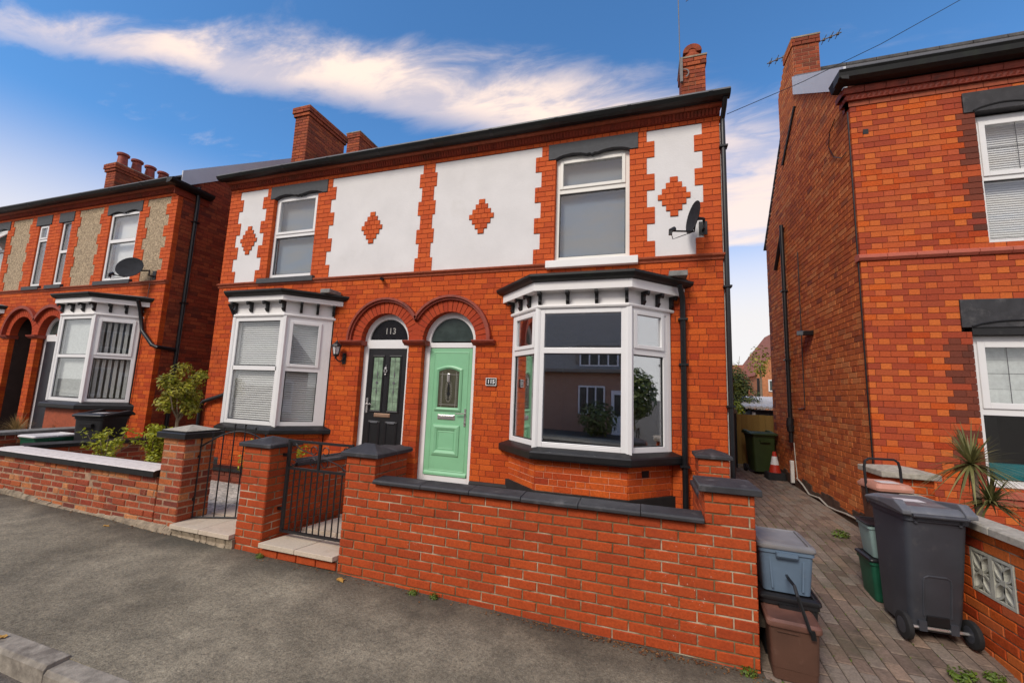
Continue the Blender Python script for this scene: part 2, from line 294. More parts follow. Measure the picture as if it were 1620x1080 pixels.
# ------------------------------------------------------------------ mesh helpers
WORLD = {}
class MB:
    """collects shapes; T maps local (u along, y inwards, z up) to the parent's space"""
    def __init__(s, o=(0, 0, 0), r=0.0):
        s.v = []; s.f = []; s.mi = []; s.cur = 0; s.at(o, r)
    def at(s, o=(0, 0, 0), r=0.0):
        s.T = Matrix.Translation(Vector(o)) @ Matrix.Rotation(r, 4, 'Z'); return s
    def add(s, vs, fs):
        b = len(s.v); s.v += [s.T @ Vector(p) for p in vs]
        for f in fs: s.f.append([b+i for i in f]); s.mi.append(s.cur)
        return s
    def box(s, x0, x1, y0, y1, z0, z1):
        return s.add([(x0, y0, z0), (x1, y0, z0), (x1, y1, z0), (x0, y1, z0), (x0, y0, z1), (x1, y0, z1), (x1, y1, z1), (x0, y1, z1)],
                     [(0, 3, 2, 1), (4, 5, 6, 7), (0, 1, 5, 4), (1, 2, 6, 5), (2, 3, 7, 6), (3, 0, 4, 7)])
    def loft(s, rings, cap=True, close=True):
        n = len(rings[0]); vs = [p for r in rings for p in r]; fs = []
        for k in range(len(rings)-1):
            for i in range(n if close else n-1):
                j = (i+1) % n; fs.append((k*n+i, k*n+j, (k+1)*n+j, (k+1)*n+i))
        if cap: fs.append(tuple(range(n-1, -1, -1))); fs.append(tuple((len(rings)-1)*n+i for i in range(n)))
        return s.add(vs, fs)
    def prism_y(s, poly, y0, y1):      # polygon in (u, z), extruded along y
        return s.loft([[(u, y0, z) for u, z in poly], [(u, y1, z) for u, z in poly]])
    def prism_x(s, poly, x0, x1):      # polygon in (y, z), extruded along u
        return s.loft([[(x0, y, z) for y, z in poly], [(x1, y, z) for y, z in poly]])
    def prism_z(s, poly, z0, z1):
        return s.loft([[(x, y, z0) for x, y in poly], [(x, y, z1) for x, y in poly]])
    def arc(s, cx, cz, r0, r1, a0, a1, y0, y1, n=20):
        for k in range(n):
            a, b = a0+(a1-a0)*k/n, a0+(a1-a0)*(k+1)/n
            p = [(cx+r*math.cos(t), cz+r*math.sin(t)) for r, t in ((r0, a), (r1, a), (r1, b), (r0, b))]
            vs = [(u, y, z) for y in (y0, y1) for u, z in p]
            fs = [(0, 1, 2, 3), (7, 6, 5, 4), (1, 5, 6, 2), (4, 0, 3, 7)]
            if k == 0: fs.append((0, 4, 5, 1))
            if k == n-1: fs.append((3, 2, 6, 7))
            s.add(vs, fs)
        return s
    def tube(s, pts, r, n=8, r2=None):
        pts = [Vector(p) for p in pts]; rings = []
        for i, p in enumerate(pts):
            d = (pts[min(i+1, len(pts)-1)]-pts[max(i-1, 0)]).normalized()
            a = d.orthogonal().normalized() if i == 0 else (a - d*a.dot(d)).normalized()
            b = d.cross(a); rr = r if r2 is None else r+(r2-r)*i/(len(pts)-1)
            rings.append([p + (a*math.cos(2*PI*k/n)+b*math.sin(2*PI*k/n))*rr for k in range(n)])
        return s.loft(rings)
    def lathe(s, prof, c=(0, 0, 0), n=16, axis='z'):
        rings = []
        for r, h in prof:
            ring = []
            for k in range(n):
                a = 2*PI*k/n; x, y = r*math.cos(a), r*math.sin(a)
                q = (x, y, h) if axis == 'z' else ((h, x, y) if axis == 'x' else (y, h, x))
                ring.append((c[0]+q[0], c[1]+q[1], c[2]+q[2]))
            rings.append(ring)
        return s.loft(rings)
    def build(s, name, mats, parent=None, smooth=False, kind=None, bevel=0.0):
        off = Vector((0, 0, 0)); p = parent
        while p is not None:
            if p.name in WORLD: off = off + WORLD[p.name]
            p = p.parent
        me = bpy.data.meshes.new(name); me.from_pydata([tuple(q-off) for q in s.v], [], s.f)
        if isinstance(mats, str): mats = [mats]
        for m in mats: me.materials.append(M[m])
        if len(mats) > 1: me.polygons.foreach_set('material_index', s.mi)
        if smooth: me.polygons.foreach_set('use_smooth', [True]*len(s.f))
        me.update()
        o = bpy.data.objects.new(name, me); COL.objects.link(o)
        if parent is not None: o.parent = parent
        if kind: o['kind'] = kind
        if bevel:
            b = o.modifiers.new('bevel', 'BEVEL'); b.width = bevel; b.segments = 2; b.limit_method = 'ANGLE'; b.angle_limit = rad(40)
            if not smooth: pass
        if smooth:
            try: me.set_sharp_from_angle(angle=rad(38))
            except Exception: pass
        return o

def tag(o, label, cat, group=None):
    o['label'] = label; o['category'] = cat
    if group: o['group'] = group
    return o
def thing(name, label, cat, loc=(0, 0, 0), group=None, rz=None):
    """rz None: children are written in world coordinates; else in the thing's own frame"""
    o = bpy.data.objects.new(name, None); COL.objects.link(o); o.location = loc; o.empty_display_size = 0.2
    if rz is None: WORLD[o.name] = Vector(loc)
    else: o.rotation_euler = (0, 0, rz)
    return tag(o, label, cat, group)
def struct(name, mb, mat, **k): return mb.build(name, mat, None, kind='structure', **k)
def clone(o, parent=None, **kw):
    c = o.copy(); COL.objects.link(c); c.parent = parent
    for ch in o.children: clone(ch, c)
    for a, b in kw.items():
        if a in ('label', 'group', 'category'): c[a] = b
        else: setattr(c, a, b)
    return c

# ------------------------------------------------------------------ brickwork
BM = {}
def brick_mesh(l, h, d, mat, ch=0.004, name='brick'):
    k = (round(l*200), round(h*1000), round(d*100), mat, round(ch*1000))
    if k in BM: return BM[k]
    m = MB(); brick_shape(m, 0, 0, 0, k[0]/200, h, d, ch)
    me = bpy.data.meshes.new(name); me.from_pydata([tuple(v) for v in m.v], [], m.f); me.materials.append(M[mat]); BM[k] = me
    return me
def brick_shape(m, u, y, z, l, h, d, ch):
    a, b = l/2, h/2
    vs = [(u-a, y+d, z-b), (u+a, y+d, z-b), (u+a, y+d, z+b), (u-a, y+d, z+b),
          (u-a, y+ch, z-b), (u+a, y+ch, z-b), (u+a, y+ch, z+b), (u-a, y+ch, z+b),
          (u-a+ch, y, z-b+ch), (u+a-ch, y, z-b+ch), (u+a-ch, y, z+b-ch), (u-a+ch, y, z+b-ch)]
    fs = [(8, 9, 10, 11)]
    for i in range(4):
        j = (i+1) % 4; fs += [(4+i, 4+j, 8+j, 8+i), (i, j, 4+j, 4+i)]
    m.add(vs, fs)
class Bricks:
    def __init__(s, name='brick', stuff='brickwork', ch=0.004): s.L = []; s.name = name; s.stuff = stuff; s.ch = ch
    def put(s, pos_, rz, l, h, d, mat, vis=1.0): s.L.append((Vector(pos_), rz, l, h, d, mat, vis))
    def flush(s, parent, limit=300, ry=0.0):
        def key(b):
            q = b[0]-CAMP; dep = q.dot(FW)
            if dep < 0.2: return 0
            sx, sy = q.dot(RT)/dep*649, q.dot(UP)/dep*649
            nrm = Vector((math.sin(b[1]), -math.cos(b[1]), 0)); fac = -(q.normalized()).dot(nrm)
            if abs(sx) > 815 or abs(sy) > 545 or fac < 0.03: return 0.001*b[2]/dep
            return b[2]*max(fac, .1)*b[6]/dep
        order = sorted(s.L, key=key, reverse=True)
        off = Vector((0, 0, 0)); p = parent
        while p is not None:
            if p.name in WORLD: off = off+WORLD[p.name]
            p = p.parent
        for c, rz, l, h, d, mat, _ in order[:limit]:
            o = bpy.data.objects.new(s.name, brick_mesh(l, h, d, mat, s.ch, s.name)); COL.objects.link(o)
            o.parent = parent; o.location = c-off; o.rotation_euler = (rnd.uniform(-.004, .004), rnd.uniform(-.006, .006), rz+rnd.uniform(-.006, .006))
        rest = order[limit:]
        if rest:
            mats = []; m = MB()
            for c, rz, l, h, d, mat, _ in rest:
                if mat not in mats: mats.append(mat)
                m.cur = mats.index(mat); m.at(c, rz); brick_shape(m, 0, 0, 0, l, h, d, s.ch)
            m.build(s.stuff, mats, parent, kind='stuff')

def pick(ch):
    if isinstance(ch, str): return ch
    x = rnd.random(); t = 0
    for c, w in ch:
        t += w
        if x < t: return c
    return ch[-1][0]
def cuts(u0, u1, row, style, S, hd):
    """brick ends along one span"""
    out = []
    if style == 'flemish':
        per = S+hd; u = math.floor((u0-1)/per)*per + (0 if row % 2 == 0 else per/2)
        seq = []
        while u < u1+per:
            seq += [(u, u+S, 's'), (u+S, u+per, 'h')]; u += per
    else:
        off = 0.0 if row % 2 == 0 else S/2
        if style == 'mixed': off += [0, .11, .02, .31, .07][row % 5]*S
        u = math.floor((u0-1-off)/S)*S+off; seq = []
        while u < u1+S:
            if style == 'mixed' and rnd.random() < .16: seq += [(u, u+S/2, 'h'), (u+S/2, u+S, 'h')]
            else: seq.append((u, u+S, 's'))
            u += S
    for a, b, k in seq:
        a2, b2 = max(a, u0), min(b, u1)
        if b2-a2 < 0.012: continue
        if (b2-a2) < 0.04 and out and out[-1][1] == a2: out[-1] = (out[-1][0], b2, out[-1][2]); continue
        out.append((a2, b2, k))
    if out:
        out[0] = (u0, out[0][1], out[0][2]); out[-1] = (out[-1][0], u1, out[-1][2])
    return out
def brickwall(B, MM, O, rot, rows, course, joint, S, hd, mat, style='stretch', D=0.10, T=0.2, rec=0.006, jit=0.0015, hmat=None, matf=None, vis=1.0, mort=True):
    """rows: list of (index, z_bottom, [(u0,u1)..]); bricks into B, mortar body into MM"""
    ux, uy = math.cos(rot), math.sin(rot); nx, ny = math.sin(rot), -math.cos(rot)
    runs = {}
    for k, z0, spans in rows:
        for (a, b) in spans:
            if b-a < 0.015: continue
            for p, q, t in cuts(a, b, k, style, S, hd):
                l = q-p-joint; j = rnd.uniform(-jit, jit); u = (p+q)/2
                mm = (hmat if (t == 'h' and hmat) else mat)
                if matf: mm = matf(u, z0, t, mm)
                B.put((O[0]+ux*u-nx*(-j), O[1]+uy*u-ny*(-j), z0+course/2+O[2]), rot, l, course-joint, D, pick(mm), vis)
            runs.setdefault((round(a, 4), round(b, 4)), []).append((z0, z0+course))
    if mort:
        MM.at(O, rot)
        for (a, b), zs in runs.items():
            zs.sort(); cur = list(zs[0])
            for z0, z1 in zs[1:]:
                if abs(z0-cur[1]) < 1e-4: cur[1] = z1
                else: MM.box(a+.012, b-.012, rec, T, cur[0], cur[1]); cur = [z0, z1]
            MM.box(a+.012, b-.012, rec, T, cur[0], cur[1])
def simple_rows(z0, n, course, spans): return [(k, z0+k*course, spans(z0+(k+.5)*course) if callable(spans) else spans) for k in range(n)]

# ------------------------------------------------------------------ windows
def pane(parent, u0, u1, z0, z1, O, rot, y=0.03, glass='glass', name='pane'):
    return MB(O, rot).box(u0, u1, y, y+.008, z0, z1).build(name, glass, parent)
def window(parent, O, rot, u0, u1, z0, z1, cells, fw=0.055, y=0.0, dep=0.07, fmat='upvc', glass='glass', name='window', sashw=0.05):
    """cells: (u0,u1,z0,z1,sash) inside the frame"""
    m = MB(O, rot)
    m.box(u0, u0+fw, y, y+dep, z0, z1).box(u1-fw, u1, y, y+dep, z0, z1)
    m.box(u0+fw, u1-fw, y, y+dep, z0, z0+fw).box(u0+fw, u1-fw, y, y+dep, z1-fw, z1)
    us = sorted({u0+fw, u1-fw} | {x for c in cells for x in c[:2]}); zs = sorted({z0+fw, z1-fw} | {x for c in cells for x in c[2:4]})
    inc = lambda u, z: any(c[0] < u < c[1] and c[2] < z < c[3] for c in cells)
    for za, zb_ in zip(zs[:-1], zs[1:]):
        run = None
        for ua, ub in zip(us[:-1], us[1:]):
            if ub-ua < 1e-4: continue
            if inc((ua+ub)/2, (za+zb_)/2):
                if run: m.box(run[0], run[1], y, y+dep, za, zb_); run = None
            else: run = (run[0], ub) if run else (ua, ub)
        if run and zb_-za > 1e-4: m.box(run[0], run[1], y, y+dep, za, zb_)
    f = m.build(name, fmat, parent, bevel=.006)
    for a, b, c, d, s in cells:
        if s:
            q = MB(O, rot); w = sashw; yy = y-.016
            q.box(a, a+w, yy, y+.05, c, d).box(b-w, b, yy, y+.05, c, d).box(a+w, b-w, yy, y+.05, c, c+w).box(a+w, b-w, yy, y+.05, d-w, d)
            q.build('sash', fmat, f, bevel=.006); pane(f, a+w, b-w, c+w, d-w, O, rot, y+.012, glass)
        else:
            q = MB(O, rot); w = .012
            q.box(a, a+w, y+.02, y+.03, c, d).box(b-w, b, y+.02, y+.03, c, d).box(a, b, y+.02, y+.03, c, c+w).box(a, b, y+.02, y+.03, d-w, d)
            q.build('gasket', 'black_plastic', f); pane(f, a, b, c, d, O, rot, y+.03, glass)
    return f
def blinds(parent, O, rot, u0, u1, z0, z1, y=0.10, pitch=0.036, w=0.036, tilt=48, name='venetian_blind', mat='blind_white'):
    m = MB(O, rot); z = z0; c, s = w/2*math.cos(rad(tilt)), w/2*math.sin(rad(tilt))
    while z < z1:
        m.add([(u0, y-c, z-s), (u1, y-c, z-s), (u1, y+c, z+s), (u0, y+c, z+s), (u0, y-c, z-s+.002), (u1, y-c, z-s+.002), (u1, y+c, z+s+.002), (u0, y+c, z+s+.002)],
              [(0, 3, 2, 1), (4, 5, 6, 7), (0, 1, 5, 4), (2, 3, 7, 6)]); z += pitch
    o = m.build(name, mat, parent, kind='stuff'); return o
def room(parent, x0, x1, y0, y1, z0, z1, mat='plaster', name='room'):
    m = MB(); t = .05
    m.box(x0-t, x1+t, y1, y1+t, z0, z1).box(x0-t, x0, y0, y1, z0, z1).box(x1, x1+t, y0, y1, z0, z1)
    m.box(x0-t, x1+t, y0, y1+t, z1, z1+t)
    m.build(name, mat, parent); MB().box(x0-t, x1+t, y0, y1+t, z0-t, z0).build('room_floor', 'room_floor', parent)

# ------------------------------------------------------------------ canted bay
def bay_poly(xl, xr, p, o):
    t = o*math.tan(PI/8); r = o*math.sqrt(2)
    return [(xl-r, 0.0), (xl+p-t, -p-o), (xr-p+t, -p-o), (xr+r, 0.0)]
def ring(poly, z): return [(x, y, z) for x, y in poly]
def bracket_shape(m):
    # scrolled eaves bracket, local: y outwards negative, z down from 0
    prof = [(0, 0), (-.115, 0), (-.115, -.03), (-.10, -.06), (-.085, -.035), (-.06, -.035), (-.045, -.06), (-.04, -.10), (-.055, -.125), (-.035, -.155), (-.02, -.17), (0, -.17)]
    m.prism_x(prof, -.02, .02)
def bay(house, xl, xr, p, z_low, z_sill0, z_sill1, z_tr, z_top, z_f0, z_f1, z_g, cells_f, cells_l, cells_r, front_n, side_n, glass, dz=0.0):
    B = lambda o: bay_poly(xl, xr, p, o)
    root = MB().loft([ring(B(.0), z_top+dz), ring(B(.0), z_f0+dz)]).build('bay_window', 'white_paint', house)
    MB().loft([ring(B(.10), z_sill0+dz), ring(B(.105), z_sill0+.02+dz), ring(B(.105), z_sill1-.03+dz), ring(B(.09), z_sill1-.012+dz), ring(B(.0), z_sill1+.035+dz)]).build('bay_sill', 'black_paint', root)
    MB().loft([ring(B(.022), z_top-.012+dz), ring(B(.03), z_top+.008+dz), ring(B(.022), z_top+.028+dz)]).build('moulding', 'white_paint', root)
    MB().loft([ring(B(.12), z_f0+dz), ring(B(.12), z_f1+dz)]).build('fascia_board', 'white_paint', root, bevel=.004)
    MB().loft([ring(B(.125), z_f1-.005+dz), ring(B(.175), z_f1+.02+dz), ring(B(.20), z_f1+.06+dz), ring(B(.20), z_g+dz), ring(B(.17), z_g+.004+dz)]).build('bay_gutter', 'gutter_black', root)
    MB().loft([ring(B(.165), z_g+.004+dz), ring([(xl+.05, 0), (xl+p*.6, -.15), (xr-p*.6, -.15), (xr-.05, 0)], z_g+.05+dz)]).build('bay_roof', 'lead', root)
    # three glazed faces
    d = p*math.sqrt(2); zb = z_sill1+.012+dz
    for (O, rot, w, cells, bl) in (((xl, 0, 0), -PI/4, d, cells_l, 'l'), ((xl+p, -p, 0), 0, xr-xl-2*p, cells_f, 'f'), ((xr-p, -p, 0), PI/4, d, cells_r, 'r')):
        if cells is None: continue
        window(root, O, rot, .012, w-.012, zb, z_top+dz-.012, [(a, b, c+dz, e+dz, s) for a, b, c, e, s in cells], fw=.07, y=.0, dep=.075, glass=glass, name='glazed_face')
    cp = MB()
    for x, y in ((xl+p, -p), (xr-p, -p)):
        s_ = -1 if x < (xl+xr)/2 else 1
        cp.at((x, y, 0), 0).prism_z([(-.035, .06), (-.052*(.9 if s_ < 0 else .5), -.006), (0, -.016), (.052*(.9 if s_ > 0 else .5), -.006), (.035, .06)], zb+.002, z_top+dz-.014)
    cp.build('corner_post', 'upvc', root, bevel=.004)
    def br(x, y, rot):
        m = MB((x, y, z_f0+dz), rot); bracket_shape(m); m.build('bracket', 'black_paint', root)
    for k in range(front_n): 
        w = xr-xl-2*p; br(xl+p+w*(k+.04)/(front_n-1+.08), -p, 0)
    for k in range(side_n):
        t = (k+.06)/side_n; br(xl+p*t, -p*t, -PI/4); br(xr-p*t, -p*t, PI/4)
    return root

def bay_plinth(house, BB, xl, xr, p, z0, z1, mat, mortar, course=.0775):
    mm = MB(); n = int((z1-z0)/course)+1
    for (O, rot, w) in (((xl, 0, 0), -PI/4, p*math.sqrt(2)), ((xl+p, -p, 0), 0, xr-xl-2*p), ((xr-p, -p, 0), PI/4, p*math.sqrt(2))):
        rows = [(k, z1-(k+1)*course, [(0, w)]) for k in range(n)]
        brickwall(BB, mm, O, rot, rows, course, .007, .225, .11, mat, 'mixed', D=.06, T=.07)
    mm.build('bay_base', mortar, house)

def lintel(house, x0, x1, z0, z1, y=-.012, mat='grey_lintel', scal=True):
    c = (x0+x1)/2; w = x1-x0; a = x0+w*.07; b = x1-w*.07
    poly = [(x0, z0), (a, z0)]
    if scal:
        def hump(p, q): return [(p+(q-p)*t, z0+.062*math.sin(PI*t)**.8) for t in (.1, .25, .5, .75, .9)]
        poly += hump(a, c-.03) + [(c-.03, z0+.028), (c, z0+.008), (c+.03, z0+.028)] + hump(c+.03, b)
    poly += [(b, z0), (x1, z0), (x1, z1), (x0, z1)]
    MB().prism_y(poly, y, .15).build('lintel', mat, house)

def leafcloud(name, mat, parent, n, size, fn, kind=None, asp=2.2):
    m = MB()
    for _ in range(n):
        c, d = fn(); d = Vector(d).normalized(); a = d.orthogonal().normalized(); a = Matrix.Rotation(rnd.uniform(0, 6.3), 3, d) @ a
        b = d.cross(a); s_ = size*rnd.uniform(.6, 1.25); ax = (a*.9+d*rnd.uniform(-.4, .4)).normalized(); c = Vector(c)
        m.add([c, c+ax*s_*asp*.5+b*s_*.5, c+ax*s_*asp, c+ax*s_*asp*.5-b*s_*.5+d*s_*.15], [(0, 1, 2, 3)])
    return m.build(name, mat, parent, kind=kind)
def in_blob(blobs):
    def f():
        c, r = rnd.choice(blobs)
        while True:
            v = Vector((rnd.uniform(-1, 1), rnd.uniform(-1, 1), rnd.uniform(-1, 1)))
            if v.length < 1 and v.length > rnd.uniform(0, .95): break
        return Vector(c)+Vector((v.x*r[0], v.y*r[1], v.z*r[2])), v+Vector((0, 0, .5))
    return f
def blades(m, c, n, h, spread, w=.006, droop=.6):
    for _ in range(n):
        a = rnd.uniform(0, 2*PI); l = h*rnd.uniform(.6, 1.1); t = rnd.uniform(.15, 1)*spread; d = Vector((math.cos(a), math.sin(a), 0)); s_ = Vector((-d.y, d.x, 0)); pts = []
        for k in range(5):
            f = k/4; r = t*f**1.3; z = l*(f-droop*f*f*t/max(spread, .01)*.8); ww = w*(1-f*.92)
            q = Vector(c)+d*r+Vector((0, 0, z)); pts += [q-s_*ww, q+s_*ww]
        m.add(pts, [(2*k, 2*k+1, 2*k+3, 2*k+2) for k in range(4)])

# ------------------------------------------------------------------ ground and setting
SL = -0.024
def pz(x): return -0.03+SL*max(-60, min(60, x))
def slope_sheet(name, x0, x1, y0, y1, dz, mat, n=8, kind='structure', parent=None, th=.05):
    m = MB(); xs = [x0+(x1-x0)*i/n for i in range(n+1)]
    top = [(x, y, pz(x)+dz) for x in xs for y in (y0, y1)]; bot = [(x, y, z-th) for x, y, z in top]
    k = len(top); fs = []
    for i in range(n):
        a = 2*i; fs += [(a, a+2, a+3, a+1), (k+a, k+a+1, k+a+3, k+a+2), (a, k+a, k+a+2, a+2), (a+1, a+3, k+a+3, k+a+1)]
    fs += [(0, 1, k+1, k), (k-2, 2*k-2, 2*k-1, k-1)]
    m.add(top+bot, fs)
    return m.build(name, mat, parent, kind=kind)
struct('ground', MB().box(-1500, 1500, -1500, 1500, -2.6, -2.5), 'earth')
slope_sheet('pavement', -40, 40, -3.85, -2.16, 0, 'tarmac', 40)
slope_sheet('road', -60, 60, -11.6, -3.94, -.115, 'road_tarmac', 20)
slope_sheet('far_pavement', -60, 60, -13.6, -11.6, -.01, 'tarmac', 20)
slope_sheet('far_gardens', -60, 60, -40, -13.6, .0, 'earth', 20)
slope_sheet('back_ground', -60, 60, 4.8, 60, .18, 'earth', 20)
slope_sheet('front_garden_ground', -2.5, .9, -2.1, .3, .28, 'soil', 4)
slope_sheet('garden_gravel', -8.6, -3.8, -1.42, .3, .115, 'gravel_mat', 6)
slope_sheet('garden_gravel', -8.6, -4.95, -2.08, -1.41, .105, 'gravel_mat', 6)
slope_sheet('garden_ground', -18, -8.6, -2.2, .3, .12, 'soil', 6)
slope_sheet('side_passage', -9.5, -7.8, -.2, 8, .10, 'soil', 3)
# kerb of single stones
kb = MB(); kerb = bpy.data.objects.new('kerb', None); COL.objects.link(kerb); kerb['kind'] = 'structure'
x = -12.4
while x < 12:
    l = .905; z = pz(x+l/2); m = MB()
    m.prism_x([(-3.965, z-.3), (-3.965, z-.02), (-3.95, z+.002), (-3.845, z+.004), (-3.845, z-.3)], x+.002, x+l-.002)
    m.build('kerb_stone', 'kerb_concrete', kerb, bevel=.004); x += l

# ------------------------------------------------------------------ terrace facades
CO = 0.0808
def facade(house, B, XL, XR, zt, strips, panels, pmat, lower, diamonds=(), dmat='brick_quoin', zbot=.35, low_mat='brick_orange', plinth=None, right_return=False):
    mm = MB(); rows = []
    for n in range(23):
        wide = n >= 2 and ((n-2)//3) % 2 == 0
        sp = []
        for aN, aW, bN, bW, aT, bT in strips:
            a = (aW if wide else aN); b = (bW if wide else bN)
            if n < 3 and aT is not None: a = aT
            if n < 3 and bT is not None: b = bT
            sp.append((a, b))
        rows.append((n, zt-CO*(n+1), sp))
    brickwall(B, mm, (0, 0, 0), 0, rows, CO, .005, .216, .108, 'brick_quoin', 'stretch')
    for c in diamonds:
        for i, w in enumerate((1, 2, 3, 4, 3, 2, 1)):
            z = zt-CO*(9+i+1)
            for k in range(w):
                B.put((c+(k-(w-1)/2)*.104, -.004, z+CO/2), 0, .100, CO-.005, .08, dmat, 1.6)
            mm.at().box(c-w*.052+.002, c+w*.052-.002, .003, .1, z, z+CO)
    for a, b in panels: MB().box(a, b, .012, .19, zt-CO*23, zt-.004).build('render_panel', pmat, house)
    # header course, ribbed frieze, mouldings
    B2 = []
    x = XL
    while x < XR-.05: B.put((x+.052, -.004, zt+.031), 0, .098, .057, .1, 'brick_quoin', .8); x += .104
    mm.at().box(XL, XR, .004, .2, zt, zt+.25)
    fz = MB(); fz.prism_x([(.02, zt+.062), (-.02, zt+.062), (-.055, zt+.150), (.02, zt+.150)], XL-.004, XR+.004)
    x = XL
    while x < XR-.02: fz.prism_x([(-.026, zt+.070), (-.040, zt+.070), (-.070, zt+.142), (-.05, zt+.142)], x, x+.030); x += .046
    fz.build('frieze', 'brick_frieze', house)
    x = XL-.02; mo = MB()
    while x < XR: mo.prism_x([(.02, zt+.151), (-.075, zt+.151), (-.115, zt+.166), (-.12, zt+.186), (.02, zt+.186)], x+.002, min(x+.3, XR+.02)-.002); x += .3
    mo.build('eaves_moulding', 'terracotta', house)
    MB().box(XL-.05, XR+.05, -.14, .02, zt+.1865, zt+.205).build('soffit', 'black_paint', house)
    g = MB(); prof = [(-.145, zt+.182), (-.20, zt+.178), (-.245, zt+.195), (-.265, zt+.225), (-.275, zt+.24), (-.265, zt+.245), (-.145, zt+.245)]
    g.prism_x(prof, XL-.10, XR+.10)
    gg = g.build('gutter', 'gutter_black', house)
    x = XL+.5
    while x < XR:
        q = MB(); q.prism_x([(y-.004 if y < -.2 else y, z-.003 if z < zt+.2 else z+.003) for y, z in prof], x, x+.05); q.build('gutter_bracket', 'black_plastic', gg); x += 1.02
    # string course of moulded tiles
    zs = zt-CO*23-.035; x = XL-.02
    while x < XR:
        b = min(x+.235, XR+.02)
        MB().prism_x([(.05, zs-.035), (-.012, zs-.035), (-.018, zs-.01), (-.045, zs+.012), (-.05, zs+.032), (-.02, zs+.048), (.05, zs+.05)], x+.0015, b-.0015).build('string_tile', 'terracotta', house); x += .235
    rows = []; n = 23
    while zt-CO*(n+1) > zbot-.02:
        z0 = zt-CO*(n+1); rows.append((n, z0, lower(z0+CO/2))); n += 1
    brickwall(B, mm, (0, 0, 0), 0, rows, CO, .005, .216, .108, low_mat, 'mixed')
    mm.build('wall', 'mortar_dark', house)
    if plinth:
        for a, b, z0, z1 in plinth: MB().prism_x([(.0, z0), (-.035, z0), (-.035, z1-.03), (-.006, z1), (.1, z1), (.1, z0)], a, b).build('plinth', 'bitumen', house)
def sub(spans, a, b):
    o = []
    for p, q in spans:
        if b <= p or a >= q: o.append((p, q)); continue
        if a > p: o.append((p, a))
        if b < q: o.append((b, q))
    return o
def roof(house, X0, X1, ye, ze, yr, zr, yb, zb, mat='slate', rmat='ridge_slate'):
    m = MB(); n = 12
    for (ya, za, yc, zc) in ((ye, ze, yr, zr), (yb, zb, yr, zr)):
        for k in range(n):
            y0, z0 = ya+(yc-ya)*k/n, za+(zc-za)*k/n; y1, z1 = ya+(yc-ya)*(k+1)/n, za+(zc-za)*(k+1)/n
            m.prism_x([(y0, z0), (y0, z0+.022), (y1, z1+.008), (y1, z1-.02)], X0, X1)
    m.build('roof', mat, house)
    t = MB(); x = X0
    while x < X1: t.tube([(x, yr, zr+.0), (min(x+.44, X1), yr, zr+.0)], .075, 10); x += .45
    t.build('ridge_tile', rmat, house, kind='stuff')
def bargeboard(house, X, s, ye, ze, yr, zr, h, mat):
    MB().loft([[(X, ye, ze-h), (X, ye, ze), (X, yr, zr), (X, yr, zr-h)], [(X+s*.03, ye, ze-h), (X+s*.03, ye, ze), (X+s*.03, yr, zr), (X+s*.03, yr, zr-h)]]).build('bargeboard', mat, house)
def side_wall(house, B, X, right, y0, yr_, zb, ze, yeave, slope, yrear, zrear, slope2, mat, mort, course=.0795, matf=None, vis=1.0, T=.2, style='mixed'):
    mm = MB(); rows = []; k = 0; z = zb
    ridge_z = 99
    while True:
        zc = z+course/2
        a = y0 if zc < ze else yeave+(zc-ze)/slope; b = yrear if zc < zrear else yrear-(zc-zrear)/slope2
        if b-a < .15: break
        a = max(a, y0); b = min(b, yrear)
        rows.append((k, z, [(a, b)] if right else [(-b, -a)])); z += course; k += 1
    brickwall(B, mm, (X, 0, 0), PI/2 if right else -PI/2, rows, course, .008, .232, .116, mat, style, D=.06, T=T, matf=matf, vis=vis)
    mm.build('side_wall', mort, house)
def stack(house, x0, x1, y0, y1, z0, z1, mat='brick_chimney', corb=3, pots=(), name='chimney', limit=60, potmat='terracotta'):
    core = MB().box(x0+.01, x1-.01, y0+.01, y1-.01, z0, z1-.001).build(name, 'mortar_alley', house)
    B = Bricks(); c = .078; n = int((z1-z0)/c)
    for k in range(n):
        z = z1-(k+1)*c; e = [.06, .06, .035, .0][min(k, 3)] if corb else (.02 if k < 2 else 0)
        for (O, rot, w) in (((x0-e, y0-e, 0), 0, x1-x0+2*e), ((x1+e, y0-e, 0), PI/2, y1-y0+2*e), ((x0-e, y1+e, 0), -PI/2, y1-y0+2*e), ((x1+e, y1+e, 0), PI, x1-x0+2*e)):
            ux, uy = math.cos(rot), math.sin(rot)
            for p, q, t in cuts(0, w, k, 'stretch', .23, .115):
                B.put((O[0]+ux*(p+q)/2, O[1]+uy*(p+q)/2, z+c/2), rot, q-p-.009, c-.009, .09, mat, .6)
    B.flush(core, limit)
    MB().box(x0-.03, x1+.03, y0-.03, y1+.03, z1, z1+.03).build('flaunching', 'cement', core)
    for (px, py, r, h) in pots:
        MB().lathe([(r*1.15, 0), (r*1.15, .06), (r, .08), (r*.85, h-.09), (r*1.15, h-.07), (r*1.2, h-.02), (r*1.05, h), (r*.7, h), (r*.65, .1)], (px, py, z1+.03), 14).build('chimney_pot', potmat, core, smooth=True)
    return core
def downpipe(house, pts, r=.034, mat='black_plastic', name='downpipe', collars=()):
    p = MB().tube(pts, r, 10).build(name, mat, house, smooth=True)
    for c in collars: MB().box(c[0]-r-.02, c[0]+r+.02, c[1]-r-.012, c[1]+r+.03, c[2]-.012, c[2]+.012).build('pipe_bracket', mat, p)
    return p
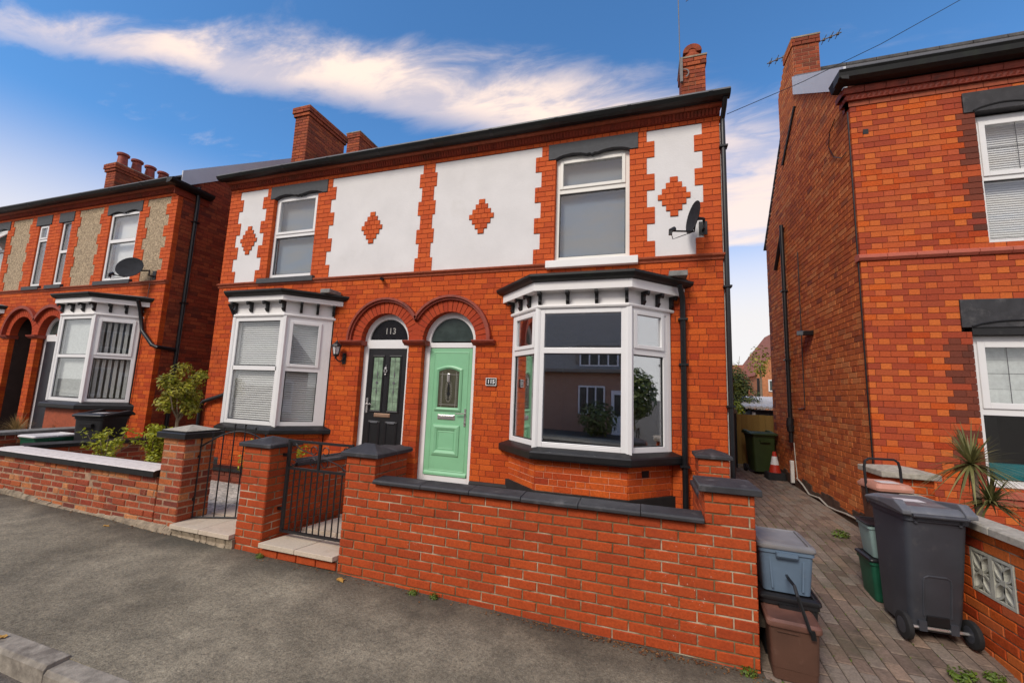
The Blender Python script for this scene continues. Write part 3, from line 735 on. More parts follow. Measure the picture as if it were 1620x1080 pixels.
def arch_ring(house, B, cx, zs, r0, r1, hood, n=21, frame=True, hmat='terracotta_dark'):
    a = MB()
    for k in range(n):
        t0, t1 = PI*k/n, PI*(k+1)/n; g = .006/r1
        MB().arc(cx, zs, r0, r1, t0+g, t1-g, -.006-rnd.uniform(0, .003), .13, 1).build('voussoir', 'brick_arch', house)
    MB().arc(cx, zs, r0+.004, r1-.004, 0, PI, .002, .125, 24).build('arch_mortar', 'mortar_dark', house)
    return a

# ---- the semi-detached pair -------------------------------------------------
H1 = thing('semi_detached_house', 'red brick house pair with white rendered upper panels, mint green door and black door', 'house', (-3.44, 0, .3))
B1 = Bricks(); ZT = 5.497
AC_B, AC_G, AR, AZ = -4.01, -2.86, .45, 2.53
def low1(z):
    s = [(-7.85, .97)]
    if z < 3.30: s = sub(s, -7.17, -5.05); s = sub(s, -1.82, .33)
    for c in (AC_B, AC_G):
        if z < AZ: s = sub(s, c-AR, c+AR)
        elif z < AZ+.66: w = math.sqrt(.66**2-(z-AZ)**2); s = sub(s, c-w, c+w)
    if AZ < z < AZ+.30: s = sub(s, -3.6, -3.3)
    return s
facade(H1, B1, -7.85, .97, ZT,
       [(-7.85, -7.85, -7.585, -7.495, None, None), (-6.89, -6.99, -6.70, -6.70, None, -6.79), (-5.67, -5.67, -5.36, -5.27, -5.464, None),
        (-3.51, -3.565, -3.285, -3.242, None, None), (-1.47, -1.565, -1.25, -1.25, None, -1.36), (-.19, -.19, .045, .147, -.074, None), (.75, .651, .97, .97, None, None)],
       [(-7.6, -6.88), (-5.37, -3.5), (-3.3, -1.46), (.035, .76)], 'render_white', low1, (-7.248, -4.445, -2.421, .391),
       plinth=[(-7.87, -7.17, .1, .42), (-5.05, -4.47, .15, .46), (-3.55, -3.32, .1, .42), (-2.40, -1.82, .1, .49), (.33, .99, .1, .42)])
for x0, x1, nm in ((-6.79, -5.464, 0), (-1.36, -.074, 1)): lintel(H1, x0, x1, 5.262, ZT)
# upstairs windows
f = window(H1, (0, .075, 0), 0, -6.70, -5.672, 3.73, 5.315, [(-6.645, -5.727, 3.785, 4.50, False), (-6.645, -5.727, 4.56, 5.26, True)], fw=.055)
window(H1, (0, .075, 0), 0, -1.25, -.19, 3.70, 5.315, [(-1.195, -.245, 3.755, 4.735, False), (-1.195, -.245, 4.80, 5.255, True)], fw=.055, fmat='upvc_cream')
for x0, x1 in ((-6.7, -5.67), (-1.25, -.19)):
    MB().box(x0, x1, .20, .22, 3.7, 5.3).build('curtain', 'curtain_grey', H1)
    room(H1, x0-.3, x1+.3, .23, 2.5, 3.4, 5.45)
MB().prism_x([(.1, 3.60), (-.06, 3.60), (-.06, 3.69), (.06, 3.705), (.1, 3.705)], -6.855, -5.56).build('window_sill', 'grey_lintel', H1, bevel=.005)
MB().prism_x([(.1, 3.565), (-.075, 3.565), (-.075, 3.67), (.06, 3.70), (.1, 3.70)], -1.355, -.075).build('window_sill', 'white_paint', H1, bevel=.006)
# bays
q = .52*math.sqrt(2); zb = 1.102
wf = 1.09
c1f = [(.07, 1.02, zb+.07, 1.98, False), (.07, 1.02, 2.05, 2.80, False)]
bl = bay(H1, -7.175, -5.055, .52, .4, .985, 1.075, 2.0, 2.885, 3.115, 3.20, 3.285, c1f, [(.08, q-.08, zb+.07, 1.98, False), (.08, q-.08, 2.05, 2.80, True)], [(.09, q-.17, zb+.07, 1.98, False), (.09, q-.17, 2.05, 2.80, True)], 4, 3, 'glass')
blinds(bl, (-6.655, -.52, 0), 0, .08, 1.0, 1.16, 2.83, y=.10)
blinds(bl, (-5.575, -.52, 0), PI/4, .10, q-.1, 1.16, 2.83, y=.10)
blinds(bl, (-7.175, 0, 0), -PI/4, .10, q-.1, 1.16, 2.83, y=.10)
bay(H1, -1.83, .335, .52, .4, .965, 1.075, 2.33, 2.885, 3.08, 3.195, 3.285, [(.07, 1.055, zb+.07, 2.285, False), (.07, 1.055, 2.36, 2.835, False)], [(.09, q-.09, zb+.07, 2.285, False), (.09, q-.09, 2.36, 2.835, True)], [(.09, q-.14, zb+.07, 2.285, False), (.09, q-.14, 2.36, 2.835, True)], 4, 3, 'glass_bay')
bay_plinth(H1, B1, -7.175, -5.055, .52, .38, .985, 'brick_orange', 'mortar_dark')
bay_plinth(H1, B1, -1.83, .335, .52, .60, .965, 'brick_orange', 'mortar_light')
MB().prism_z(bay_poly(-1.83, .335, .52, .02), .1, .575).build('bay_footing', 'bitumen', H1)
MB().prism_z(bay_poly(-7.175, -5.055, .52, .012), .1, .42).build('bay_footing', 'bitumen', H1)
MB((-.185, -.52, 0), PI/4).box(.22, .33, -.004, .02, .82, .90).build('air_vent', 'black_plastic', H1)
for a, b in ((-7.1, -5.1), (-1.75, .25)): room(H1, a, b, .05, 3.6, 1.0, 2.95)
MB().box(.30, .52, -.30, -.02, 3.29, 3.36).build('flashing', 'lead', H1, bevel=.01)
MB().box(-5.12, -4.93, -.30, -.02, 3.29, 3.36).build('flashing', 'lead', H1, bevel=.01)
# arches
for c in (AC_B, AC_G):
    arch_ring(H1, B1, c, AZ, AR, .628, True)
ha = math.acos(.575/.665)
for c, a0, a1 in ((AC_B, ha, PI), (AC_G, 0, PI-ha)):
    h = MB(); h.arc(c, AZ, .632, .665, a0, a1, -.045, .05, 26).arc(c, AZ, .665, .70, a0 if c == AC_B else 0, a1 if c == AC_G else PI, -.075, .05, 26)
    h.build('hood_mould', 'terracotta_dark', H1)
MB().prism_y([(-3.56, AZ), (-3.31, AZ), (-3.37, AZ+.2), (-3.435, AZ+.31), (-3.50, AZ+.2)], -.004, .12).build('arch_spandrel', 'brick_arch', H1)
for a, b in ((-4.84, -4.42), (-3.63, -3.24), (-2.45, -2.09)):
    MB().prism_x([(.14, 2.452), (-.02, 2.452), (-.035, 2.47), (-.07, 2.49), (-.085, 2.515), (-.085, 2.528), (.14, 2.529)], a, b).build('impost', 'terracotta_dark', H1, bevel=.004)
# doors
def archframe(c, tz0, tz1, zf, fan, leafz0, dlx0, dlx1):
    y0, y1 = .108, .18
    m = MB(); m.arc(c, AZ, AR-.085, AR+.01, 0, PI, y0, y1, 28)
    m.box(c-AR-.01, c-AR+.085, y0, y1, zf, AZ).box(c+AR-.085, c+AR+.01, y0, y1, zf, AZ).box(c-AR+.085, c+AR-.085, y0-.004, y1, tz0, tz1)
    m.box(c-AR+.085, c+AR-.085, y0, y1, zf, leafz0)
    fr = m.build('door_frame', 'upvc', H1, bevel=.006)
    MB().prism_y([(c+(AR-.08)*math.cos(PI*k/20), AZ+(AR-.08)*math.sin(PI*k/20)) for k in range(21)], y0+.03, y0+.04).build('fanlight', fan, fr)
    return fr
fg = archframe(AC_G, 2.425, 2.505, .40, 'fan_glass', .49, 0, 0)
fb = archframe(AC_B, 2.41, 2.555, .36, 'fan_glass_dark', .42, 0, 0)
MB().box(AC_G-.47, AC_G+.46, -.02, .13, .365, .405).build('doorstep', 'black_coping', H1, bevel=.006)
MB().box(AC_B-.47, AC_B+.46, -.1, .13, .30, .36).build('doorstep', 'black_coping', H1, bevel=.006)
X0, X1, y = AC_G-.36, AC_G+.36, .115
gd = MB().box(X0, X1, y, y+.04, .495, 2.42).build('door', 'green_door', H1)
def mould(par, x0, x1, z0, z1, w, y, mat, arch=0, d=.014):
    m = MB()
    if arch:
        cx = (x0+x1)/2; n = 10
        o = [(x0, z0), (x1, z0), (x1, z1-arch)]+[(x1-(x1-x0)*k/n, z1-arch+arch*math.sin(PI*k/n)) for k in range(1, n)]+[(x0, z1-arch)]
    else: o = [(x0, z0), (x1, z0), (x1, z1), (x0, z1)]
    cx, cz = (x0+x1)/2, (z0+z1)/2
    i = [(cx+(u-cx)*(1-2*w/(x1-x0)), cz+(z-cz)*(1-2*w/(z1-z0))) for u, z in o]
    mid = [(cx+(u-cx)*(1-w/(x1-x0)), cz+(z-cz)*(1-w/(z1-z0))) for u, z in o]
    r = [[(u, yy, z) for u, z in p] for p, yy in ((o, y), (o, y-d*.5), (mid, y-d), (i, y-d*.4), (i, y))]
    m.loft(r, cap=False); return m.build('door_moulding', mat, par)
mould(gd, X0+.07, X1-.05, .56, 2.36, .018, y, 'green_door', 0, .006)
mould(gd, -3.095, -2.645, 1.455, 2.15, .05, y, 'green_door', .05, .024)
mould(gd, -3.10, -2.655, .79, 1.245, .075, y, 'green_door', 0, .024)
mould(gd, -3.01, -2.74, .885, 1.15, .012, y, 'green_door', 0, .006)
MB().prism_x([(y, .50), (y-.022, .50), (y-.022, .53), (y, .56)], X0+.01, X1-.01).build('weather_bar', 'green_door', gd)
g_ = MB(); n = 10
g_.prism_y([(-3.045, 1.51), (-2.69, 1.51), (-2.69, 2.06)]+[(-2.69-.355*k/n, 2.06+.04*math.sin(PI*k/n)) for k in range(1, n)]+[(-3.045, 2.06)], y-.004, y+.004)
gl = g_.build('door_glass', 'obscure_glass', gd)
m = MB()
for z in (1.55, 2.01): m.box(-3.02, -2.715, y-.007, y-.004, z, z+.006)
for xx in (-2.985, -2.75): m.box(xx, xx+.005, y-.007, y-.004, 1.51, 2.05)
for k in range(14):
    for xx in (-3.005, -2.735): m.box(xx, xx+.012, y-.008, y-.004, 1.58+k*.03, 1.59+k*.03)
for r0 in (.055, .04):
    for k in range(24):
        a = 2*PI*k/24; m.box(-2.868+r0*math.cos(a)-.004, -2.868+r0*math.cos(a)+.004, y-.008, y-.004, 1.76+r0*3*math.sin(a)-.006, 1.76+r0*3*math.sin(a)+.006)
m.build('lead_pattern', 'silver_text', gl)
m = MB()
for (z, a, b) in ((1.80, .022, .06), (1.72, .035, .045), (1.645, .014, .028), (1.86, .016, .03)):
    m.prism_y([(-2.868-a, z), (-2.868, z-b), (-2.868+a, z), (-2.868, z+b)], y-.009, y-.004)
m.build('glass_jewel', 'black_plastic', gl)
MB().box(-2.895, -2.845, y-.03, y-.002, 1.89, 2.03).build('door_knocker', 'chrome', gd, bevel=.012)
lb = MB().box(-3.03, -2.735, y-.012, y, 1.325, 1.40).build('letterbox', 'chrome', gd, bevel=.006)
MB().box(-3.01, -2.755, y-.018, y-.012, 1.338, 1.385).build('letterbox_flap', 'chrome', lb, bevel=.003)
MB().box(-2.585, -2.555, y-.012, y, 1.24, 1.50).tube([(-2.57, y-.01, 1.43), (-2.57, y-.05, 1.43), (-2.71, y-.05, 1.425)], .009).lathe([(0, -.01), (.012, -.01), (.012, 0)], (-2.57, y-.014, 1.29), 10, 'y').build('door_handle', 'chrome', gd)
X0, X1 = AC_B-.36, AC_B+.36
bd = MB().box(X0, X1, y, y+.04, .425, 2.405).build('door', 'black_door', H1)
for a, b in ((-4.255, -4.085), (-3.935, -3.765)):
    mould(bd, a-.035, b+.035, 1.375, 2.30, .03, y, 'black_door', .0, .014)
    gg = MB().box(a, b, y-.004, y+.004, 1.41, 2.265).build('door_glass', 'leaded_glass', bd); cx = (a+b)/2
    m = MB().box(cx-.002, cx+.002, y-.007, y-.004, 1.41, 2.265)
    for z in (1.55, 1.76, 1.93, 2.2): m.box(a, b, y-.007, y-.004, z, z+.004)
    for (z, s_, t) in ((1.99, .014, .065), (1.85, .03, .03), (1.71, .014, .06)): m.prism_y([(cx-s_, z), (cx, z-t), (cx+s_, z), (cx, z+t)], y-.009, y-.004)
    m.build('lead_pattern', 'leadline', gg)
    mould(bd, a-.03, b+.03, .62, 1.235, .035, y, 'black_door', 0, .014)
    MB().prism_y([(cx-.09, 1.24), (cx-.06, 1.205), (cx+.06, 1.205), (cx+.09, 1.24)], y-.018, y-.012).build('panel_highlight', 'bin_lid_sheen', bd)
lb = MB().box(-4.18, -3.88, y-.012, y, 1.30, 1.36).build('letterbox', 'brass', bd, bevel=.005)
MB().box(-4.165, -3.895, y-.017, y-.012, 1.31, 1.345).build('letterbox_flap', 'brass', lb)
MB().box(-4.345, -4.31, y-.012, y, 1.36, 1.60).tube([(-4.33, y-.01, 1.50), (-4.33, y-.05, 1.50), (-4.21, y-.05, 1.50)], .009).build('door_handle', 'chrome', bd)
m = MB(); m.arc(-4.01, 2.045, .018, .034, 0, 2*PI, y-.03, y-.012, 16).lathe([(.0, -.03), (.02, -.026), (.02, 0)], (-4.01, y-.004, 2.085), 10, 'y').lathe([(.0, -.03), (.014, -.026), (.014, 0)], (-4.01, y-.004, 1.985), 10, 'y').box(-4.014, -4.006, y-.02, y-.004, 2.1, 2.14)
m.build('door_knocker', 'chrome', bd)
def text(s_, name, mat, par, size, loc, ext=.002, bold=.0, rz=0.0):
    cu = bpy.data.curves.new('t', 'FONT'); cu.body = s_; cu.size = size; cu.extrude = ext; cu.offset = bold; cu.align_x = 'CENTER'; cu.align_y = 'CENTER'; cu.resolution_u = 3
    o = bpy.data.objects.new('t', cu); COL.objects.link(o); dg = bpy.context.evaluated_depsgraph_get(); dg.update()
    me = bpy.data.meshes.new_from_object(o.evaluated_get(dg)); bpy.data.objects.remove(o); me.materials.clear(); me.materials.append(M[mat])
    off = Vector((0, 0, 0)); p = par
    while p is not None:
        if p.name in WORLD: off = off+WORLD[p.name]
        p = p.parent
    me.transform(Matrix.Translation(Vector(loc)-off) @ Matrix.Rotation(rz, 4, 'Z') @ Matrix.Rotation(PI/2, 4, 'X'))
    t = bpy.data.objects.new(name, me); COL.objects.link(t); t.parent = par; return t
text('113', 'house_number', 'silver_text', fb, .145, (AC_B+.01, .136, 2.70), .001, .001)
# pipes, chimneys, roof, side walls
downpipe(H1, [(1.01, -.20, 5.68), (1.01, -.13, 5.60), (1.005, .0, 5.50), (1.005, -.01, 5.2), (1.008, -.01, .1)], .031, collars=[(1.005, -.01, z) for z in (5.1, 3.2, 1.7)])
MB().box(.972, .984, .03, .08, .2, 5.45).build('corner_strip', 'pipe_white', H1)
downpipe(H1, [(.43, -.20, 3.2), (.47, -.10, 3.05), (.475, -.055, 2.9), (.475, -.055, .3)], .036, collars=[(.475, -.055, z) for z in (2.78, 2.2, .95)])
downpipe(H1, [(-7.25, -.20, 3.2), (-7.235, -.10, 3.02), (-7.235, -.055, 2.85), (-7.235, -.055, 1.62), (-7.30, -.055, 1.54), (-7.78, -.06, 1.40), (-7.85, -.06, 1.33), (-7.85, -.06, .3)], .036, collars=[(-7.235, -.055, 2.7)])
roof(H1, -7.95, 1.07, -.26, ZT+.25, 2.75, 7.72, 5.8, 5.6)
side_wall(H1, B1, .97, True, .1, 0, .1, ZT+.2, .0, .66, 5.6, ZT+.1, .66, 'brick_orange', 'mortar_dark', vis=.3)
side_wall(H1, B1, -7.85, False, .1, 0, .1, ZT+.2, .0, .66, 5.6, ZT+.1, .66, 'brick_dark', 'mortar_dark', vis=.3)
MB().box(-7.8, .92, 5.4, 5.6, .1, ZT+.1).build('rear_wall', 'far_brick', H1)
stack(H1, -8.17, -7.75, 1.55, 2.80, 6.4, 8.52)
stack(H1, -8.5, -8.05, 3.7, 4.7, 6.6, 9.32, corb=0)
ch = stack(H1, .66, 1.06, 1.70, 2.2, 6.2, 7.92, corb=0)
m = MB().lathe([(.17, 0), (.17, .12), (.15, .16), (.15, .22)], (.86, 1.93, 7.95), 16)
m.arc(.86, 8.12, .07, .16, 0, PI, 1.78, 2.08, 16)
m.build('chimney_pot', 'brick_chimney', ch, smooth=False)
m = MB(); m.arc(.70, 7.62, .07, .09, -1.2, 1.9, 1.66, 1.67, 10).box(.64, .68, 1.64, 1.69, 7.45, 7.9); m.build('aerial_clamp', 'galv', ch)
B1.flush(H1)

# ---- the pair on the left ---------------------------------------------------
DZ = .165
H2 = thing('semi_detached_house', 'brick house pair at the left with pebbledashed upper panels and four chimney pots', 'house', (-13.6, 0, .3))
B2 = Bricks()
AL, A2 = -14.16, -13.02
def low2(z):
    s = [(-17.85, -9.39)]
    if z < 3.45: s = sub(s, -12.03, -9.93); s = sub(s, -17.3, -15.2)
    for c in (AL, A2):
        if z < AZ+DZ: s = sub(s, c-AR, c+AR)
        elif z < AZ+DZ+.66: w = math.sqrt(.66**2-(z-AZ-DZ)**2); s = sub(s, c-w, c+w)
    if AZ+DZ < z < AZ+DZ+.3: s = sub(s, -13.8, -13.35)
    return s
facade(H2, B2, -17.85, -9.39, ZT+DZ,
       [(-9.60, -9.71, -9.39, -9.39, None, None), (-10.56, -10.56, -10.33, -10.24, -10.47, None), (-11.82, -11.90, -11.53, -11.53, None, -11.64),
        (-12.95, -12.95, -12.69, -12.62, -12.87, None), (-13.82, -13.82, -13.32, -13.32, -13.74, -13.44), (-14.58, -14.50, -14.24, -14.24, None, -14.34) if False else (-14.58, -14.65, -14.24, -14.24, None, -14.36),
        (-15.6, -15.6, -15.40, -15.31, -15.5, None), (-16.9, -16.98, -16.57, -16.57, None, -16.68), (-17.85, -17.85, -17.6, -17.5, None, None)],
       [(-10.34, -9.59), (-12.70, -11.81), (-15.41, -14.57), (-17.61, -16.89)], 'pebbledash', low2, (), plinth=[(-9.93, -9.37, .2, .55)])
for x0, x1 in ((-11.64, -10.47), (-13.44, -12.87), (-14.36, -13.74), (-16.68, -15.5)): lintel(H2, x0, x1, 5.262+DZ, ZT+DZ, scal=(x1-x0 > 1))
z0, z1 = 3.73+DZ, 5.29+DZ
window(H2, (0, 0.03, 0), 0, -11.53, -10.56, z0, z1, [(-11.47, -10.62, z0+.06, 4.60+DZ, False), (-11.47, -10.62, 4.68+DZ, z1-.06, False)], fw=.06)
window(H2, (0, 0.03, 0), 0, -13.32, -12.95, z0, z1, [(-13.265, -13.005, z0+.055, 4.5+DZ, False), (-13.265, -13.005, 4.57+DZ, z1-.055, False)])
window(H2, (0, 0.03, 0), 0, -14.24, -13.82, z0, z1, [(-14.185, -13.875, z0+.055, 4.85+DZ, False), (-14.185, -13.875, 4.91+DZ, z1-.055, True)], sashw=.04)
window(H2, (0, 0.03, 0), 0, -16.57, -15.6, z0, z1, [(-16.515, -15.655, z0+.055, 4.70+DZ, False), (-16.515, -15.655, 4.77+DZ, z1-.055, False)])
MB((-15.66, .06, z1-.06), 0).prism_x([(0, 0), (-.02, .0), (-.36, -.42), (-.33, -.44)], -.85, .0).build('open_sash', 'upvc', H2)
for x0, x1, cm in ((-11.53, -10.56, 'blind_white'), (-13.32, -12.95, 'blind_white'), (-14.24, -13.82, 'net'), (-16.57, -15.6, 'net')):
    MB().box(x0, x1, .19, .21, z0, z1).build('curtain', cm, H2)
    MB().prism_x([(.1, z0-.11), (-.06, z0-.11), (-.06, z0-.025), (.08, z0-.005), (.1, z0-.005)], x0-.14, x1+.11).build('window_sill', 'grey_lintel', H2)
    room(H2, x0-.3, x1+.2, .22, 1.6, 3.7, 5.6)
c = lambda a, b, s: (.08, q-.08, a, b, s)
for xl, xr in ((-12.03, -9.93), (-17.3, -15.2)):
    w_ = xr-xl-1.04
    bb = bay(H2, xl, xr, .52, .5, .975, 1.085, 2.0, 2.85, 3.08, 3.18, 3.265, [(.08, w_-.07, 1.18, 1.98, False), (.08, w_-.07, 2.04, 2.77, False)], [c(1.18, 1.98, False), c(2.04, 2.77, False)], [c(1.18, 1.98, False), c(2.04, 2.77, True)], 4, 3, 'glass', DZ)
    MB((xl+.52, -.52, 0), 0).box(0, w_, .11, .12, 1.2+DZ, 2.82+DZ).build('net_curtain', 'net', bb)
    m = MB((xr-.52, -.52, 0), PI/4)
    for k in range(6): m.box(.10+k*.093, .155+k*.093, .10, .108, 1.2+DZ, 2.82+DZ)
    m.build('vertical_blind', 'vertical_slat', bb, kind='stuff')
    MB().prism_z(bay_poly(xl, xr, .52, 0), .2, .985+DZ).build('bay_base', 'terracotta', H2)
    room(H2, xl+.1, xr-.1, .05, 2.5, 1.1, 3.1)
for c_ in (AL, A2): arch_ring(H2, B2, c_, AZ+DZ, AR, .628, True)
for c_, a0, a1 in ((AL, ha, PI), (A2, 0, PI-ha)):
    h = MB(); h.arc(c_, AZ+DZ, .632, .70, a0, a1, -.075, .05, 26); h.build('hood_mould', 'terracotta_dark', H2)
MB().prism_y([(-13.72, AZ+DZ), (-13.46, AZ+DZ), (-13.51, AZ+DZ+.2), (-13.59, AZ+DZ+.31), (-13.66, AZ+DZ+.2)], -.004, .12).build('arch_spandrel', 'brick_arch', H2)
for a, b in ((-14.9, -14.58), (-13.78, -13.42), (-12.60, -12.30)):
    MB().prism_x([(.14, 2.452+DZ), (-.02, 2.452+DZ), (-.07, 2.49+DZ), (-.085, 2.528+DZ), (.14, 2.529+DZ)], a, b).build('impost', 'terracotta_dark', H2)
m = MB(); m.arc(A2, AZ+DZ, AR-.07, AR+.01, 0, PI, .13, .2, 24).box(A2-AR, A2-AR+.07, .13, .2, .5, AZ+DZ).box(A2+AR-.07, A2+AR, .13, .2, .5, AZ+DZ).box(A2-AR+.07, A2+AR-.07, .126, .2, 2.56, AZ+DZ+.02)
fr = m.build('door_frame', 'upvc', H2)
MB().prism_y([(A2+.37*math.cos(PI*k/16), AZ+DZ+.37*math.sin(PI*k/16)) for k in range(17)], .16, .17).build('fanlight', 'fan_glass', fr)
d2 = MB().box(A2-.38, A2+.38, .135, .175, .55, 2.56).build('door', 'slate_door', H2)
MB().box(A2+.02, A2+.16, .128, .14, 2.1, 2.32).box(A2+.0, A2+.14, .128, .14, 1.9, 2.02).box(A2-.02, A2+.12, .128, .14, 1.2, 1.85).build('door_glass', 'chrome', d2)
MB().tube([(A2+.3, .13, 1.55), (A2+.3, .09, 1.55), (A2+.17, .09, 1.55)], .01).build('door_handle', 'chrome', d2)
# open porch with its door set back in the dark
pm = MB(); pm.box(AL-.5, AL-.45, .1, 1.3, .4, 3.2).box(AL+.45, AL+.5, .1, 1.3, .4, 3.2).box(AL-.5, AL+.5, 1.3, 1.35, .4, 3.2).box(AL-.5, AL+.5, .1, 1.35, 3.2, 3.25)
pm.build('porch', 'porch_dark', H2); MB().box(AL-.4, AL+.4, 1.22, 1.29, .5, 2.6).build('porch_door', 'slate_door', H2)
MB().box(AL+.30, AL+.45, .12, .3, 1.62, 2.45).build('porch_panel', 'net', H2)
downpipe(H2, [(-9.30, .32, 5.98), (-9.31, .33, 5.85), (-9.34, .36, 5.68), (-9.335, .36, 5.5), (-9.335, .36, .3)], .038, collars=[(-9.34, .36, z) for z in (5.2, 3.4, 1.8)])
downpipe(H2, [(-9.80, -.2, 3.36), (-9.84, -.12, 3.2), (-9.85, -.06, 2.95), (-9.78, -.06, 2.75), (-9.42, -.06, 2.45), (-9.33, -.03, 2.42), (-9.33, .32, 2.40)], .036)
MB().tube([(-9.86, -.03, 2.8), (-9.88, -.03, 1.6), (-9.9, -.03, .6)], .012, 6).build('cable', 'black_plastic', H2)
MB().tube([(-9.83, -.02, 3.9), (-9.84, -.02, 3.4)], .006, 5).build('cable', 'black_plastic', H2)
# eaves return round the corner
zt = ZT+DZ
MB().box(-9.38, -9.34, -.1, .62, zt+.20, zt+.26).box(-9.39, -9.362, -.1, .62, zt+.0, zt+.20).build('eaves_return', 'brick_frieze', H2)
MB().prism_y([(-9.36, zt+.14), (-9.26, zt+.15), (-9.20, zt+.2), (-9.19, zt+.245), (-9.36, zt+.245)], -.28, .62).build('gutter_return', 'gutter_black', H2)
roof(H2, -17.9, -9.38, -.26, zt+.25, 2.7, 7.98, 5.7, zt+.25)
bargeboard(H2, -9.385, 1, .0, zt+.55, 2.7, 8.10, .36, 'far_paint')
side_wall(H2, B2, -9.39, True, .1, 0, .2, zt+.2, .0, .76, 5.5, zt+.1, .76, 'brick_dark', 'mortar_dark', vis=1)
MB().box(-17.8, -9.5, 5.3, 5.5, .1, zt).build('rear_wall', 'far_brick', H2)
stack(H2, -15.15, -14.72, 1.5, 3.05, 6.3, 8.02, pots=[(-14.93, 1.72+.36*k, .13, .42) for k in range(4)], potmat='terracotta_dark')
B2.flush(H2)

# ---- the house on the right -------------------------------------------------
YF = .6; X3 = 2.67
H3 = thing('detached_house', 'tall house of orange and dark red chequered bricks beyond the block paved drive', 'house', (5.4, 2.6, .2))
B3 = Bricks(ch=.003)
ZR = 5.79; C3 = .0775
def low3(z):
    s = [(X3, 6.0)]
    if 3.74 < z < 5.47: s = sub(s, 3.965, 5.15)
    if 5.47 < z < 5.75: s = sub(s, 3.85, 5.27)
    if .88 < z < 2.66: s = sub(s, 3.715, 5.5)
    if 2.66 < z < 3.08: s = sub(s, 3.62, 5.6)
    return s
def mf3(u, z, t, m):
    if u > 3.715-.24 and .9 < z < 2.66 and u < 3.8: return [('brick_sooty', .75), ('brick_stretcher', .25)]
    if u > 3.965-.24 and 3.9 < z < 5.47 and u < 4.0: return [('brick_sooty', .7), ('brick_stretcher', .3)]
    return m
mm = MB(); n3 = int((ZR-.1)/C3)
brickwall(B3, mm, (0, YF, 0), 0, [(k, ZR-(k+1)*C3, low3(ZR-(k+.5)*C3)) for k in range(n3)], C3, .0055, .228, .115, [('brick_stretcher', .82), ('brick_orange', .18)], 'flemish', hmat=[('brick_header', .84), ('brick_stretcher', .16)], matf=mf3, jit=.0012)
mm.at().box(X3, 6.0, YF+.006, YF+.2, ZR, ZR+.33); mm.build('wall', 'mortar_dark', H3)
MB().box(6.0, 8.4, YF, YF+.2, .1, ZR+.3).build('wall', 'far_brick', H3)
def course_tiles(nm, mat, prof, x0, x1, step, g=.003):
    x = x0
    while x < x1: MB().prism_x([(YF+y, z) for y, z in prof], x+g, min(x+step, x1)-g).build(nm, mat, H3); x += step
course_tiles('cornice_tile', 'terracotta', [(.1, ZR), (-.012, ZR), (-.012, ZR+.068), (.1, ZR+.068)], X3-.015, 6.0, .235)
course_tiles('cornice_tile', 'terracotta_dark', [(.1, ZR+.072), (-.05, ZR+.072), (-.05, ZR+.15), (.1, ZR+.15)], X3-.05, 6.0, .235)
m = MB(); x = X3-.05
while x < 6: m.add([(x, YF-.05, ZR+.08), (x+.055, YF-.05, ZR+.08), (x+.055, YF-.05, ZR+.14), (x, YF-.05, ZR+.14), (x+.027, YF-.066, ZR+.11)], [(0, 1, 4), (1, 2, 4), (2, 3, 4), (3, 0, 4)]); x += .06
y_ = YF
while y_ < YF+.12: m.add([(X3-.05, y_, ZR+.08), (X3-.05, y_-.055, ZR+.08), (X3-.05, y_-.055, ZR+.14), (X3-.05, y_, ZR+.14), (X3-.066, y_-.027, ZR+.11)], [(0, 1, 4), (1, 2, 4), (2, 3, 4), (3, 0, 4)]); y_ += .06
m.build('cornice_pattern', 'terracotta_dark', H3, kind='stuff')
course_tiles('cornice_tile', 'terracotta_dark', [(.1, ZR+.154), (-.075, ZR+.154), (-.09, ZR+.19), (-.09, ZR+.235), (.1, ZR+.235)], X3-.09, 6.0, .235)
for z0, z1, e in ((ZR, ZR+.068, .012), (ZR+.072, ZR+.15, .05), (ZR+.154, ZR+.235, .09)):
    MB().box(X3-e, X3+.05, YF-e*.3, YF+.16, z0, z1).build('cornice_return', 'terracotta_dark', H3)
MB().prism_x([(YF-.09, ZR+.25), (YF-.2, ZR+.25), (YF-.255, ZR+.28), (YF-.27, ZR+.34), (YF-.29, ZR+.37), (YF-.09, ZR+.37)], X3-.20, 8.4).build('gutter', 'gutter_black', H3)
MB().prism_y([(X3-.09, ZR+.24), (X3-.17, ZR+.26), (X3-.20, ZR+.37), (X3-.09, ZR+.37)], YF-.26, YF+.06).build('bargeboard_end', 'gutter_black', H3)
zs = 3.66; course_tiles('string_tile', 'sill_tile', [(.08, zs-.035), (-.02, zs-.035), (-.045, zs-.005), (-.045, zs+.03), (.0, zs+.055), (.08, zs+.055)], X3-.03, 6.0, .30)
for (x0, x1, z0, z1) in ((3.85, 5.27, 5.475, 5.745), (3.62, 5.6, 2.74, 3.08)):
    w = x1-x0; c = (x0+x1)/2
    MB().box(x0, x1, YF-.015, YF+.12, z0, z1).build('lintel', 'black_coping', H3, bevel=.004)
    pts = []
    for k in range(13):
        t = k/12; pts.append((x0+.09+(c-x0-.09)*t, YF-.016, z0+.01+.07*abs(math.sin(PI*t))**.7))
    MB().tube(pts, .012, 6).tube([(2*c-p[0], p[1], p[2]) for p in pts], .012, 6).build('lintel_moulding', 'black_paint', H3)
MB().box(3.715, 5.5, YF+.0, YF+.12, 2.655, 2.738).build('lintel_soffit', 'black_paint', H3)
yo = YF+.09
wu = window(H3, (0, yo, 0), 0, 3.965, 5.15, 3.765, 5.45, [(4.03, 5.085, 3.84, 4.595, False), (4.03, 5.085, 4.65, 5.385, True)], fw=.06, sashw=.06)
